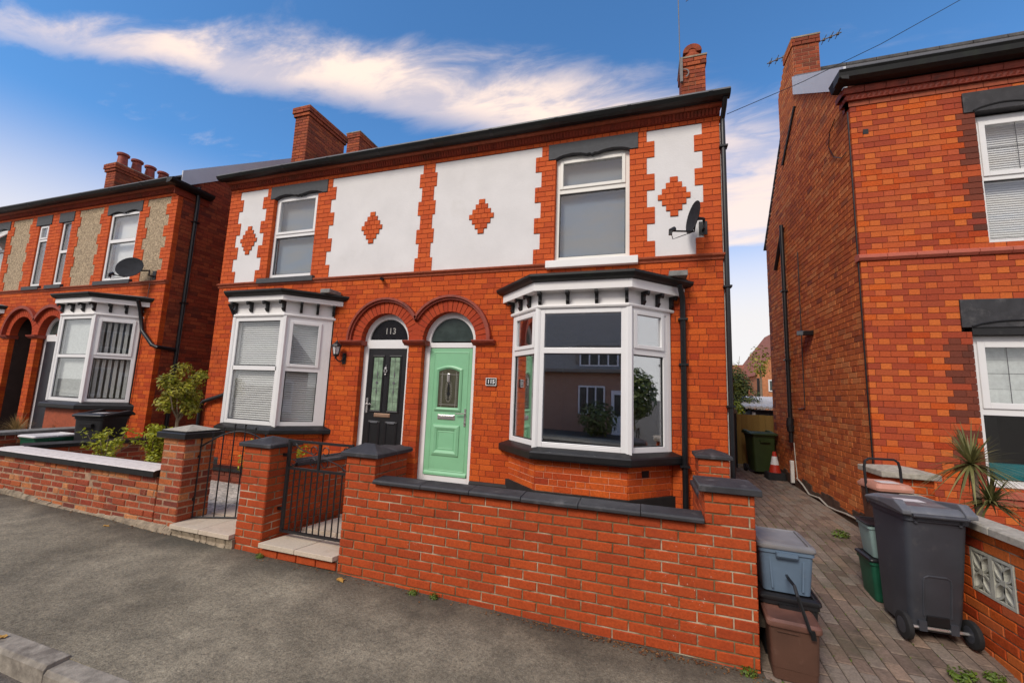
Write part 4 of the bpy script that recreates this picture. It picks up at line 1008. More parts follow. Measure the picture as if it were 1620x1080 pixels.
wl = window(H3, (0, yo, 0), 0, 3.715, 5.5, .90, 2.65, [(3.79, 4.75, .98, 1.715, False), (3.79, 4.75, 1.79, 2.58, True), (4.82, 5.43, .98, 1.715, False), (4.82, 5.43, 1.79, 2.58, False)], fw=.07, sashw=.07)
m = MB().box(4.385, 4.391, yo+.006, yo+.01, 4.71, 5.325).box(4.72, 4.726, yo+.006, yo+.01, 4.71, 5.325).box(4.09, 5.025, yo+.006, yo+.01, 5.02, 5.026); m.build('lead_strip', 'leadline', wu)
m = MB()
for x in (4.06, 4.31, 4.56): m.box(x, x+.006, yo+.006, yo+.01, 1.86, 2.51)
for z in (2.02, 2.2, 2.36): m.box(3.86, 4.68, yo+.006, yo+.01, z, z+(.006 if z == 2.2 else .003))
m.build('lead_strip', 'leadline', wl)
MB().prism_y([(4.24, 2.2), (4.313, 2.15), (4.386, 2.2), (4.313, 2.235)], yo+.002, yo+.006).build('lead_diamond', 'white_text', wl)
MB().prism_y([(4.275, 2.19), (4.313, 2.16), (4.351, 2.19), (4.313, 2.205)], yo-.001, yo+.002).build('lead_diamond', 'leadline', wl)
blinds(wu, (0, YF, 0), 0, 4.0, 5.12, 3.8, 5.42, y=.22, pitch=.03, w=.036, tilt=62, mat='blind_white')
MB().box(3.76, 4.78, YF+.22, YF+.23, 1.72, 2.6).build('roller_blind', 'net', wl)
MB().box(3.78, 5.45, YF+.25, YF+.40, .95, 1.15).build('teal_panel', 'teal', wl)  # teal panel added to stand in for a reflection low in the pane
for z0, z1, x0, x1 in ((3.6, 5.5, 3.7, 5.4), (.8, 2.72, 3.5, 5.7)): room(H3, x0, x1, YF+.24, YF+3, z0, z1)
course_tiles('sill_tile', 'sill_tile', [(.12, .80), (-.05, .80), (-.05, .87), (.08, .895), (.12, .895)], 3.60, 5.6, .235)
course_tiles('sill_tile', 'sill_tile', [(.1, .725), (-.02, .725), (-.03, .79), (.1, .795)], 3.60, 5.6, .3)
MB().box(2.80, 2.86, YF-.004, YF+.02, 5.37, 5.44).build('air_vent', 'black_plastic', H3)
m = MB()
for k in range(20):
    ya, yb = YF+.02+k*.205, YF+.02+(k+1)*.205; h = .13+.05*math.sin(k*1.3)+(.02 if k % 3 else 0); za, zb = .18+.027*ya, .18+.027*yb
    m.prism_x([(ya, za-.1), (ya, za+h), (yb, zb+h), (yb, zb-.1)], X3-.018, X3+.03)
m.build('plinth', 'damp_plinth', H3)
# alley side: gable wall, chimney, pipes, cable
def mfa(u, z, t, m): return m
side_wall(H3, B3, X3, False, YF+.062, 0, .12, 5.98, YF-.08, .76, 4.72, 5.35, 1.25, 'brick_alley', 'mortar_alley', course=.0775, vis=1)
MB().box(X3, 8.4, 4.5, 4.7, .1, 5.3).build('rear_wall', 'far_brick', H3)
roof(H3, X3+.0, 8.4, YF-.25, ZR+.385, 2.75, 8.0, 4.95, 5.3)
bargeboard(H3, X3-.005, -1, YF+.0, ZR+.62, 2.5, 7.80, .36, 'far_paint')
ck = MB().prism_x([(2.5, 6.6), (2.5, 8.56), (2.98, 8.56), (2.98, 8.42), (3.42, 8.0), (3.42, 6.6)], X3+.0, X3+.42).build('chimney', 'mortar_alley', H3)
BC = Bricks()
for k in range(26):
    z = 8.56-(k+1)*.075; e = .02 if k < 2 else 0
    for p, q_, t in cuts(X3-e, X3+.42+e, k, 'stretch', .225, .112): BC.put(((p+q_)/2, 2.495-e, z+.037), 0, q_-p-.008, .067, .08, 'brick_chimney')
    b = 2.98 if z > 8.36 else min(3.42, 2.98+(8.42-z)*1.05)
    for p, q_, t in cuts(-b, -2.5+e, k, 'stretch', .225, .112): BC.put((X3-.005-e, -(p+q_)/2, z+.037), -PI/2, q_-p-.008, .067, .08, 'brick_alley')
BC.flush(ck, 90)
MB().box(X3-.02, X3+.44, 2.47, 3.0, 8.56, 8.59).build('flaunching', 'cement', ck)
downpipe(H3, [(X3-.05, 3.44, 5.3), (X3-.05, 3.44, 1.05)], .036, 'black_iron', collars=[(X3-.05, 3.44, z) for z in (3.95, 2.6, 1.35)])
MB().tube([(X3-.05, 3.44, 1.5), (X3-.06, 3.44, 1.38), (X3-.05, 3.44, 1.25)], .06, 8).build('pipe_joint', 'black_iron', H3)
MB().box(X3-.09, X3-.03, 3.40, 3.46, .32, .72).build('pipe_guard', 'pipe_white', H3, bevel=.01)
MB().tube([(X3-.02, 3.40, 1.05), (X3-.02, 3.36, .72), (X3-.02, 3.30, .42)], .008, 5).build('cable', 'cable', H3)
MB().tube([(X3-.03, 3.44, 5.25), (X3-.03, 4.0, 4.55)], .035, 8).build('waste_pipe', 'black_iron', H3)
MB().tube([(X3-.01, 2.75, 4.5), (X3-.012, 2.77, 3.0), (X3-.01, 2.78, 1.70), (X3-.01, 3.1, 1.68)], .008, 5).build('cable', 'black_plastic', H3)
pts = [(X3-.03, 3.3, .43), (X3-.03, 3.0, .36), (X3-.04, 2.7, .27), (X3-.03, 2.3, .30), (X3-.03, 2.0, .245), (X3-.03, 1.7, .26), (X3-.03, 1.4, .29), (X3-.03, 1.1, .30), (X3-.04, .7, .25)]
MB().tube(pts, .013, 6).build('cable', 'cable', H3, smooth=True)
m = MB(); m.T = Matrix.Translation((X3-.06, 2.40, 2.96)) @ Matrix.Rotation(rad(8), 4, 'X'); m.box(-.09, .06, -.16, .16, -.04, .04); m.build('vent_hood', 'black_plastic', H3, bevel=.01)
MB().tube([(X3-.012, .63, ZR-.05), (X3-.012, .628, 4), (X3-.012, .63, 2.2), (X3-.012, .615, .9)], .009, 5).build('cable', 'black_plastic', H3)
pts = [(X3-.012, 1.0+.26*math.sin(t*.9), 5.55+.35*math.cos(t*.7)) for t in range(6)]
MB().tube(pts, .006, 5).build('cable', 'black_plastic', H3)
MB().tube([(X3-.012, 2.5, 7.2), (X3-.012, 3.3, 6.5)], .03, 6).build('soil_pipe', 'black_iron', H3)
B3.flush(H3)

# ------------------------------------------------------------------ garden walls
def pier(B, mm, x0, x1, y0, y1, zt, n, c, j, mat, jit=.002, S=.235, off=0):
    for (O, rot, w, o) in (((x0, y0, 0), 0, x1-x0, 0), ((x1, y0, 0), PI/2, y1-y0, 1), ((x0, y1, 0), -PI/2, y1-y0, 1), ((x1, y1, 0), PI, x1-x0, 0)):
        brickwall(B, mm, O, rot, [(k+o+off, zt-(k+1)*c, [(0, w)]) for k in range(n)], c, j, S, S/2, mat, 'stretch', D=.06, T=.08, rec=.006, jit=jit, mort=(rot != 0 or True))
def cap(par, x0, x1, y0, y1, z, th=.045, rise=.06, o=.035, mat='black_coping', step=False):
    a, b, c, d = x0-o, x1+o, y0-o, y1+o; R_ = lambda e, zz: [(a+e, c+e, zz), (b-e, c+e, zz), (b-e, d-e, zz), (a+e, d-e, zz)]
    h = min(b-a, d-c)/2-.004
    rings = [R_(.006, z), R_(0, z+.006), R_(0, z+th-.008), R_(.008, z+th)]
    if step: rings += [R_(.03, z+th+.004), R_(.03, z+th+.02)]
    rings += [R_(h, z+th+rise)]
    return MB().loft(rings).build('pier_cap', mat, par)
C_ = .0755; ZW = 1.10
GW = thing('garden_wall', 'long red brick front wall with black coping and two capped piers below the bay window', 'garden wall', (-1.0, -2.14, -.02))
BG = Bricks(ch=.005); mm = MB(); gy = -2.25
rows = [(k, ZW-(k+1)*C_, [(-2.74, -2.40), (.41, .745)] if k < 3 else [(-2.74, .745)]) for k in range(16)]
brickwall(BG, mm, (0, gy, 0), 0, rows, C_, .0105, .2345, .117, 'brick_garden', 'stretch', D=.07, T=.13, rec=.007, jit=.0022)
for (O, rot, w) in (((-2.40, gy, 0), PI/2, .55), ((-2.74, -1.70, 0), -PI/2, .55), ((-2.40, -1.70, 0), PI, .34), ((.745, gy, 0), PI/2, .33), ((.41, -1.92, 0), -PI/2, .33), ((.745, -1.92, 0), PI, .335)):
    brickwall(BG, mm, O, rot, [(k+1, ZW-(k+1)*C_, [(.07, w)] if rot == PI/2 else ([(0, w-.07)] if rot == -PI/2 else [(0.07, w-.07)])) for k in range(15)], C_, .0105, .2345, .117, 'brick_garden', 'stretch', D=.06, T=.08, rec=.007, jit=.0022)
# return wall along the drive and its small pier by the house
for (O, rot, y0, y1) in (((.50, 0, 0), -PI/2, -1.92, -.62), ((.70, 0, 0), PI/2, -1.92, -.62)):
    brickwall(BG, mm, O, rot, [(k, .86-(k+1)*C_, [(-y1, -y0)] if rot < 0 else [(y0, y1)]) for k in range(12)], C_, .0105, .2345, .117, 'brick_garden', 'stretch', D=.06, T=.09, rec=.007)
pier(BG, mm, .56, .87, -.62, -.30, 1.13, 14, C_, .0105, 'brick_garden')
mm.build('wall_core', 'mortar_tan', GW)
cap(GW, .56, .87, -.62, -.30, 1.132, .04, .055, .03)
cap(GW, -2.74, -2.40, -2.25, -2.02, ZW+.001, .042, .075, .038)
MB().prism_y([(-2.75, ZW+.002), (-2.36, ZW+.002), (-2.36, ZW+.038), (-2.40, ZW+.05), (-2.70, ZW+.05), (-2.75, ZW+.038)], -1.98, -1.67).build('coping', 'black_coping', GW, bevel=.006)
cap(GW, .41, .745, -2.25, -1.92, ZW+.001, .05, .022, .036)
x = -2.398
for l in (.50, .468, .462, .47, .47, .45):
    b = min(x+l, .41)
    dz = rnd.uniform(-.002, .002)
    MB().prism_x([(-2.288, .877), (-2.294, .883), (-2.294, .903), (-2.284, .914), (-2.265, .918), (-2.105, .926), (-2.10, .92), (-2.10, .877)], x+.002, b-.002).build('coping', 'black_coping', GW, bevel=.003).location.z += dz
    x += l
MB().prism_y([(.47, .862), (.73, .862), (.73, .895), (.60, .925), (.47, .895)], -1.90, -.64).build('coping', 'black_coping', GW)
BG.flush(GW)

DW = thing('garden_wall', 'brick gate pier with pointed black cap and low wall running back between the two front doors', 'garden wall', (-3.85, -2.08, 0))
BD = Bricks(ch=.005); mm = MB()
pier(BD, mm, -4.05, -3.69, -2.25, -1.89, 1.095, 14, C_, .0105, 'brick_garden')
dv = Vector((.29, 1.80, 0)).normalized(); rot = math.atan2(dv.y, dv.x)
brickwall(BD, mm, (-3.70, -1.89, 0), rot, [(k, .865-(k+1)*C_, [(0, 1.80)]) for k in range(10)], C_, .0105, .2345, .117, 'brick_garden', 'stretch', D=.06, T=.20, rec=.007)
mm.build('wall_core', 'mortar_tan', DW)
cap(DW, -4.05, -3.69, -2.25, -1.89, 1.096, .042, .06, .036)
m = MB((-3.70, -1.89, 0), rot)
for k in range(4): m.prism_x([(-.035, .868), (-.035, .90), (.10, .93), (.235, .90), (.235, .868)], k*.452+.002, k*.452+.45)
m.build('coping', 'black_coping', DW)
BD.flush(DW)

LW = thing('garden_wall', 'old multi-toned brick front wall with whitened coping and black capped pier', 'garden wall', (-6.8, -2.14, .1))
BL = Bricks(ch=.007); mm = MB()
brickwall(BL, mm, (0, -2.25, 0), 0, [(k, .655-(k+1)*C_, [(-8.55, -5.29)]) for k in range(7)], C_, .012, .232, .116, 'brick_worn', 'mixed', D=.07, T=.215, rec=.006, jit=.006)
brickwall(BL, mm, (-8.55, 0, 0), -PI/2, [(k, .655-(k+1)*C_, [(2.04, 2.19)]) for k in range(7)], C_, .012, .232, .116, 'brick_worn', 'mixed', D=.06, T=.09, rec=.006, jit=.006)
pier(BL, mm, -5.29, -4.93, -2.25, -1.89, 1.105, 13, C_, .012, 'brick_worn', jit=.005, S=.232)
mm.build('wall_core', 'mortar_pale', LW)
x = -8.6
while x < -5.32:
    b = min(x+.66, -5.295)
    k = MB().prism_x([(-2.30, .66), (-2.30, .722), (-2.285, .728), (-1.99, .735), (-1.99, .66)], x+.001, b-.001).build('coping', 'black_paint', LW)
    MB().prism_x([(-2.297, .7235), (-2.28, .7325), (-2.14, .745), (-2.0, .739), (-2.0, .732), (-2.14, .736), (-2.283, .728)], x+.001, b-.001).build('painted_top', 'coping_white', k); x += .66
cp = cap(LW, -5.29, -4.93, -2.25, -1.89, 1.106, .065, .075, .05, 'black_paint', True)
cp.data.materials.append(M['concrete']); 
for p in list(cp.data.polygons)[-6:]: p.material_index = 1
m = MB(); x = -8.56
while x < -4.95:
    zz = pz(x); h = .035+.03*math.sin(x*2.1)+.012*rnd.random(); d = .012+.012*math.sin(x*3.3)+.006*rnd.random()
    m.prism_x([(-2.24, zz-.05), (-2.27-d*1.6, zz-.05), (-2.26-d, zz+h*.5), (-2.245, zz+h), (-2.24, zz+h)], x, x+.07); x += .07
m.build('cement_skirting', 'cement', LW)
BL.flush(LW)

def low_wall(lbl, p0, p1, zt, n, mat, core_mat, cop, th=.2):
    d = Vector((p1[0]-p0[0], p1[1]-p0[1], 0)); l = d.length; rot = math.atan2(d.y, d.x)
    t = thing('garden_wall', lbl, 'garden wall', ((p0[0]+p1[0])/2, (p0[1]+p1[1])/2, .2)); B = Bricks(); mm = MB()
    brickwall(B, mm, (p0[0], p0[1], 0), rot, [(k, zt-(k+1)*C_, [(0, l)]) for k in range(n)], C_, .011, .232, .116, mat, 'mixed', D=.06, T=th, jit=.004)
    mm.build('wall_core', core_mat, t); x = 0
    while x < l: MB((p0[0], p0[1], 0), rot).prism_x([(-.03, zt+.001), (-.035, zt+.05), (th*.5, zt+.075), (th+.035, zt+.05), (th+.03, zt+.001)], x+.003, min(x+.8, l)-.003).build('coping', cop, t); x += .8
    B.flush(t); return t
low_wall('low wall with weathered black coping behind the whitened wall, beside a spindly shrub', (-8.50, -2.02), (-8.02, -.15), .70, 7, 'brick_worn', 'mortar_pale', 'black_paint')
low_wall('low grey coped wall beyond the green recycling box at the left edge', (-10.2, -2.2), (-10.35, -.3), .74, 7, 'brick_worn', 'mortar_pale', 'lead')
# planter edge in front of the left bay
low_wall('low dark brick planter edge below the blinded bay window', (-6.9, -.75), (-5.3, -.70), .40, 3, 'brick_sooty', 'mortar_dark', 'black_paint', .1)

RW = thing('garden_wall', 'orange brick side wall with pierced concrete blocks and stone coping beside the grey bin', 'garden wall', (2.44, -1.2, 0))
BR = Bricks(ch=.005); mm = MB()
def rws(z):
    s = [(.10, 2.25)]
    if .42 < z < .725: s = sub(s, 1.385, 1.785)
    return s
brickwall(BR, mm, (2.38, 0, 0), -PI/2, [(k, .875-(k+1)*C_, rws(.875-(k+.5)*C_)) for k in range(13)], C_, .0085, .2345, .117, [('brick_orange', .75), ('brick_header', .25)], 'stretch', D=.05, T=.11, rec=.007)
pier(BR, mm, 2.46, 2.88, -.08, .36, 1.02, 12, C_, .008, 'brick_orange')
mm.build('wall_core', 'mortar_tan', RW)
y_ = -2.25
while y_ < .08:
    MB().prism_y([(2.335, .877), (2.335, .925), (2.35, .938), (2.51, .938), (2.525, .925), (2.525, .877)], y_+.003, min(y_+.585, -.09)-.003).build('coping', 'concrete', RW, bevel=.004); y_ += .585
MB().prism_z([(2.41, -.13), (2.92, -.13), (2.92, .40), (2.41, .40)], 1.022, 1.085).build('pier_cap', 'concrete', RW, bevel=.008)
MB().loft([[(2.42, -.12, 1.086), (2.91, -.12, 1.086), (2.91, .39, 1.086), (2.42, .39, 1.086)], [(2.6, .1, 1.12), (2.72, .1, 1.12), (2.72, .2, 1.12), (2.6, .2, 1.12)]]).build('pier_cap_top', 'concrete', RW)
def screen_block(y0):
    m = MB((2.378, y0, .42), -PI/2); w, h = .196, .302; T = .085
    fr = .018
    m.box(0, w, 0, T, 0, fr).box(0, w, 0, T, h-fr, h).box(0, fr, 0, T, fr, h-fr).box(w-fr, w, 0, T, fr, h-fr)
    cx, cz = w/2, h/2
    for sx in (-1, 1):
        for sz in (-1, 1):
            # leaf loop from the centre to each corner
            n = 8; ax, az = sx*(w/2-fr), sz*(h/2-fr); L_ = math.hypot(ax, az); dx, dz_ = ax/L_, az/L_; px, pz_ = -dz_, dx
            pts = []
            for side in (1, -1):
                for k in range(n+1):
                    t = k/n if side == 1 else 1-k/n; b = .036*math.sin(PI*t)*side
                    pts.append((cx+dx*L_*t+px*b, cz+dz_*L_*t+pz_*b))
            for (a, c), (b, d) in zip(pts[:-1], pts[1:]):
                l = math.hypot(b-a, d-c)
                if l < 1e-4: continue
                nx_, nz_ = -(d-c)/l*.007, (b-a)/l*.007
                m.prism_y([(a-nx_, c-nz_), (b-nx_, d-nz_), (b+nx_, d+nz_), (a+nx_, c+nz_)], .004, T-.01)
    for (ax, az) in ((1, 0), (-1, 0), (0, 1), (0, -1)):
        ex, ez = cx+ax*(w/2-fr), cz+az*(h/2-fr); px, pz_ = (-az*.006, ax*.006)
        m.prism_y([(cx-px, cz-pz_), (ex-px, ez-pz_), (ex+px, ez+pz_), (cx+px, cz+pz_)], .006, T-.012)
    m.box(cx-.02, cx+.02, .002, T-.01, cz-.02, cz+.02)
    return m.build('screen_block', 'cast_stone', RW)
screen_block(-1.586); screen_block(-1.388)
BR.flush(RW)

# ------------------------------------------------------------------ drive, paths
def dz_(y, x=1.6):
    P = [(-2.4, -.055), (-1.75, .0), (.7, .2), (3.4, .27), (6.5, .31)]
    z = P[0][1] if y < P[0][0] else P[-1][1]
    for (a, b), (c, d) in zip(P, P[1:]):
        if a <= y <= c: z = b+(d-b)*(y-a)/(c-a)
    return z+SL*(x-.75)*max(0, min(1, (-y-1.2)/1.1))
drv = bpy.data.objects.new('driveway', None); COL.objects.link(drv); drv['kind'] = 'structure'
m = MB(); ys = [-2.42+.2*k for k in range(46)]; xs = [.72, 1.4, 2.05, 2.70]
for i in range(len(ys)-1):
    for k in range(len(xs)-1):
        a, b, c, d = ys[i], ys[i+1], xs[k], xs[k+1]
        m.add([(c, a, dz_(a, c)-.007), (d, a, dz_(a, d)-.007), (d, b, dz_(b, d)-.007), (c, b, dz_(b, c)-.007), (c, a, dz_(a, c)-.12), (d, a, dz_(a, d)-.12), (d, b, dz_(b, d)-.12), (c, b, dz_(b, c)-.12)], [(0, 1, 2, 3), (4, 7, 6, 5), (0, 4, 5, 1), (2, 6, 7, 3)])
m.build('joint_sand', 'soil', drv, kind='structure')
def paver(m, w, l, h, ch=.006):
    a, b = w/2, l/2
    m.add([(-a, -b, -h), (a, -b, -h), (a, b, -h), (-a, b, -h), (-a, -b, -ch), (a, -b, -ch), (a, b, -ch), (-a, b, -ch), (-a+ch, -b+ch, 0), (a-ch, -b+ch, 0), (a-ch, b-ch, 0), (-a+ch, b-ch, 0)],
          [(8, 9, 10, 11)]+[f for i in range(4) for f in ((4+i, 4+(i+1) % 4, 8+(i+1) % 4, 8+i), (i, (i+1) % 4, 4+(i+1) % 4, 4+i))])
pl = []; col = 0; x = .755
while x < 2.68:
    y_ = -2.40+(.1 if col % 2 else 0)+rnd.uniform(-.015, .015)
    while y_ < 6.4:
        l = .2 if rnd.random() < .8 else .15; yc = y_+l/2; xc = x+.0525
        if not (yc > .45 and xc > 2.66) and not (yc > -2.25 and xc > 2.37 and yc < .4 and False): pl.append((xc, yc, l))
        y_ += l
    x += .105; col += 1
pl.sort(key=lambda p: (Vector((p[0], p[1], 0))-CAMP).length if p[0] < 2.33 and not (p[0] < .85 and p[1] > -2.0) else 99)
pmesh = {}
rest = MB()
for i, (xc, yc, l) in enumerate(pl):
    z = dz_(yc, xc)+rnd.uniform(-.0025, .0025); tl = math.atan2(dz_(yc+.05, xc)-dz_(yc-.05, xc), .1)
    if i < 300:
        if l not in pmesh:
            q = MB(); paver(q, .099, l-.007, .05); me = bpy.data.meshes.new('paving_brick'); me.from_pydata([tuple(v) for v in q.v], [], q.f); me.materials.append(M['paver']); pmesh[l] = me
        o = bpy.data.objects.new('paving_brick', pmesh[l]); COL.objects.link(o); o.parent = drv; o.location = (xc, yc, z); o.rotation_euler = (tl, rnd.uniform(-.012, .012), rnd.uniform(-.012, .012))
    else:
        rest.T = Matrix.Translation((xc, yc, z)) @ Matrix.Rotation(tl, 4, 'X'); paver(rest, .099, l-.007, .05)
rest.build('paving', 'paver', drv, kind='stuff')
slope_sheet('neighbour_garden_ground', 2.49, 7, -2.2, .62, .14, 'earth', 4)

def path(name, x0, x1, y0, y1, nx, ny, za, zb, skew=0.0):
    p = bpy.data.objects.new(name, None); COL.objects.link(p); p['kind'] = 'structure'
    for j in range(ny):
        for i in range(nx):
            xa = x0+(x1-x0)*i/nx; xb = x0+(x1-x0)*(i+1)/nx; ya = y0+(y1-y0)*j/ny; yb = y0+(y1-y0)*(j+1)/ny; z = za+(zb-za)*j/max(1, ny-1); s0 = skew*(ya-y0); s1 = skew*(yb-y0)
            MB().prism_z([(xa+.003+s0, ya+.003), (xb-.003+s0, ya+.003), (xb-.003+s1, yb-.003), (xa+.003+s1, yb-.003)], z-.045, z+rnd.uniform(-.002, .002)).build('paving_slab', 'slab', p, bevel=.004)
    return p
pa = path('garden_path', -3.67, -2.76, -2.30, .0, 2, 5, .185, .30, .20)
MB().box(-3.69, -2.74, -2.24, -.2, -.05, .138).build('path_bed', 'cement', pa, kind='structure')
pb = path('garden_path', -4.93, -4.05, -2.31, -1.40, 2, 2, .205, .215, .0)
MB().box(-4.93, -4.05, -2.27, -1.4, -.02, .158).build('path_bed', 'cement', pb, kind='structure')
BS = Bricks(ch=.005)
for k in range(4): BS.put((-3.57+k*.235, -2.262, .085), 0, .225, .066, .06, 'brick_garden')
for o_ in [None]: BS.flush(pa)
for o_ in pa.children:
    if o_.name.startswith('brick'): pass
m = MB(); x = -4.93
while x < -4.06: h = rnd.uniform(.0, .014); m.prism_x([(-2.25, .0), (-2.285-h, .0), (-2.28-h*1.5, .07), (-2.275-h*.3, .10), (-2.285-h, .155), (-2.25, .158)], x, x+.045); x += .045
m.build('path_edge', 'cement', pb, kind='structure')

# ------------------------------------------------------------------ gates
G1 = thing('garden_gate', 'square black iron gate with scrolls along its top, in front of the green door', 'gate', (-3.62, -2.08, .24))
gx0, gx1, gyy = -3.625, -2.80, -2.08
m = MB(); w = .014
m.box(gx0, gx0+.03, gyy-w, gyy+w, .24, 1.18).box(gx1-.03, gx1, gyy-w, gyy+w, .24, 1.18)
for z in (.25, .885, 1.165): m.box(gx0+.03, gx1-.03, gyy-w*.9, gyy+w*.9, z-.012, z+.012)
m.build('gate_frame', 'black_iron', G1)
for k in range(9):
    x = gx0+.03+(gx1-gx0-.06)*(k+1)/10; MB().tube([(x, gyy, .26), (x, gyy, .875)], .0075, 6).build('bar', 'black_iron', G1)
cx = (gx0+gx1)/2; cz = 1.025
MB().box(cx-.012, cx+.012, gyy-.01, gyy+.01, .897, 1.153).build('bar', 'black_iron', G1)
for sx in (-1, 1):
    for sz in (-1, 1):
        pts = [(cx+sx*(.075-.04*math.cos(a)), gyy, cz+sz*(.06+.042*math.sin(a))) for a in [k*2*PI/12 for k in range(12)]]
        pts += [(cx+sx*.08, gyy, cz+sz*.015), (cx+sx*.25, gyy, cz+sz*.06), (cx+sx*.365, gyy, cz+sz*.125)]
        MB().tube(pts, .0055, 5).build('scroll', 'black_iron', G1)
        px = cx+sx*.355; MB().tube([(px-sx*(.03-.028*math.cos(a)), gyy, cz+sz*(.085+.03*math.sin(a))) for a in [k*2*PI/10 for k in range(9)]], .005, 5).build('scroll', 'black_iron', G1)
MB().box(gx1-.03, gx1+.06, gyy-.02, gyy+.02, .93, .96).build('latch', 'black_iron', G1)
MB().box(gx0-.06, gx0, gyy-.012, gyy+.012, .45, .48).box(gx0-.06, gx0, gyy-.012, gyy+.012, 1.0, 1.03).build('hinge', 'black_iron', G1)
G2 = thing('garden_gate', 'black iron gate with arched top and ball finials, standing ajar by the old brick pier', 'gate', (-4.93, -2.08, .2), rz=rad(23))
WG = .84; m = MB()
arc = [(WG*k/16, 0, .80+.19*math.sin(PI*k/16)) for k in range(17)]
m.tube(arc, .009, 6).tube([(0, 0, .02), (WG, 0, .02)], .010, 6); m.build('gate_frame', 'black_iron', G2)
for k in range(8):
    x = .01+(WG-.02)*k/7; zt = .80+.19*math.sin(PI*x/WG)+.07
    b = MB().tube([(x, 0, .02), (x, 0, zt)], .0075, 6).build('bar', 'black_iron', G2)
    MB().lathe([(.0, -.012), (.010, -.008), (.013, 0), (.010, .009), (.0, .013)], (x, 0, zt+.01), 8).build('finial', 'black_iron', b, smooth=True)
MB().box(-.05, 0, -.01, .01, .2, .23).box(-.05, 0, -.01, .01, .68, .71).build('hinge', 'black_iron', G2)

# ------------------------------------------------------------------ bins, boxes
def rr(w, d, r, z, cx=0, cy=0, n=4):
    pts = []
    for (sx, sy, a0) in ((1, -1, -PI/2), (1, 1, 0), (-1, 1, PI/2), (-1, -1, PI)):
        for k in range(n+1):
            a = a0+PI/2*k/n; pts.append((cx+sx*(w/2-r)+r*math.cos(a), cy+sy*(d/2-r)+r*math.sin(a), z))
    return pts
def wheelie(lbl, loc, rz, body, lid, wheelmat='rubber', group=None, stickers=True, H=1.0):
    """local frame: the wheel side faces -y"""
    t = thing('wheelie_bin', lbl, 'wheelie bin', loc, group, rz)
    m = MB().loft([rr(.40, .40, .05, .07, 0, .08), rr(.42, .43, .05, .20, 0, .06), rr(.475, .53, .045, .93, 0, .02), rr(.50, .56, .045, .935, 0, .02), rr(.50, .56, .045, .985, 0, .02)])
    bo = m.build('body', body, t, smooth=True)
    q = MB()
    for sx in (-1, 1): q.prism_z([(sx*.12-.03, -.165), (sx*.12+.03, -.165), (sx*.12+.03, -.10), (sx*.12-.03, -.10)], .085, .16)
    # raised panel outline on the wheel side
    def P(x, z): return (x, -.152-(z-.2)/.73*.085-.003, z)
    pts = [P(-.105, .2), P(-.108, .46), P(-.10, .495), P(-.07, .51), P(.07, .51), P(.10, .495), P(.108, .46), P(.105, .2)]
    q.tube(pts, .009, 6); q.build('moulded_panel', body, bo)
    MB().prism_x([(-.13, .12), (-.158, .13), (-.165, .20), (-.13, .22)], -.085, .085).build('foot_recess', 'bin_black', bo)
    MB().prism_x([(.30, .80), (.33, .80), (.335, .86), (.30, .87)], -.1, .1).build('grip', body, bo)
    for sx in (-1, 1):
        MB().box(sx*.17-.012, sx*.17+.012, -.26, -.20, .92, 1.0).build('hinge_lug', body, bo)
    l = MB().loft([rr(.53, .60, .05, .975, 0, .03), rr(.545, .62, .05, 1.0, 0, .03), rr(.53, .60, .05, 1.018, 0, .03), rr(.44, .50, .06, 1.045, 0, .03), rr(.40, .46, .06, 1.035, 0, .03)])
    lo = l.build('lid', lid, t, smooth=True)
    for sx in (-1, 1):
        MB().loft([[(sx*.24-.05, -.30, .985), (sx*.25+.03, -.30, .985), (sx*.25+.03, -.30, 1.02), (sx*.24-.05, -.30, 1.02)], [(sx*.25-.05, -.20, 1.0), (sx*.25+.03, -.20, 1.0), (sx*.25+.03, -.20, 1.085), (sx*.25-.05, -.20, 1.085)], [(sx*.25-.045, .0, 1.01), (sx*.25+.02, .0, 1.01), (sx*.25+.02, .0, 1.06), (sx*.25-.045, .0, 1.06)], [(sx*.25-.04, .28, 1.0), (sx*.25+.01, .28, 1.0), (sx*.25+.01, .28, 1.02), (sx*.25-.04, .28, 1.02)]]).build('lid_rib', lid, lo, bevel=.01)
    MB().tube([(-.21, -.295, .985), (.21, -.295, .985)], .014, 8).build('handle', body, lo)
    if stickers: MB().box(-.12, .10, .02, .14, 1.036, 1.0375).build('sticker', 'label_white', lo); MB().box(-.02, .17, -.12, -.02, 1.036, 1.0375).build('sticker', 'box_lid', lo)
    ax = MB().tube([(-.27, -.145, .105), (.27, -.145, .105)], .012, 8).build('axle', 'chrome', t)
    for sx in (-1, 1):
        x = sx*.255; w = MB().lathe([(.02, -.022), (.085, -.026), (.10, -.018), (.102, 0), (.10, .018), (.085, .026), (.02, .022)], (x, -.145, .105), 18, 'x').build('wheel', wheelmat, t, smooth=True)
        MB().lathe([(.0, -.028), (.05, -.028), (.06, -.026)], (x, -.145, .105), 12, 'x').lathe([(.06, .026), (.05, .028), (.0, .028)], (x, -.145, .105), 12, 'x').build('rim', 'bin_grey', w)
    return t
gb = wheelie('dark grey wheelie bin with scuffed lid, wheels towards the street, by the pierced block wall', (2.085, -1.36, dz_(-1.4, 2.1)), rad(2), 'bin_grey', 'bin_lid_sheen')
gb.scale = (.80, .92, .95)
wheelie('dark green wheelie bin at the far end of the drive beside the traffic cone', (2.36, 4.62, dz_(4.6)), rad(180+8), 'bin_green', 'bin_green', stickers=False).scale = (.93, .93, .82)
wheelie('black wheelie bin under the left bay window behind the low walls', (-9.28, -.72, .10), rad(200), 'bin_black', 'bin_black')
MB((-9.28, -.72, .10), rad(200))
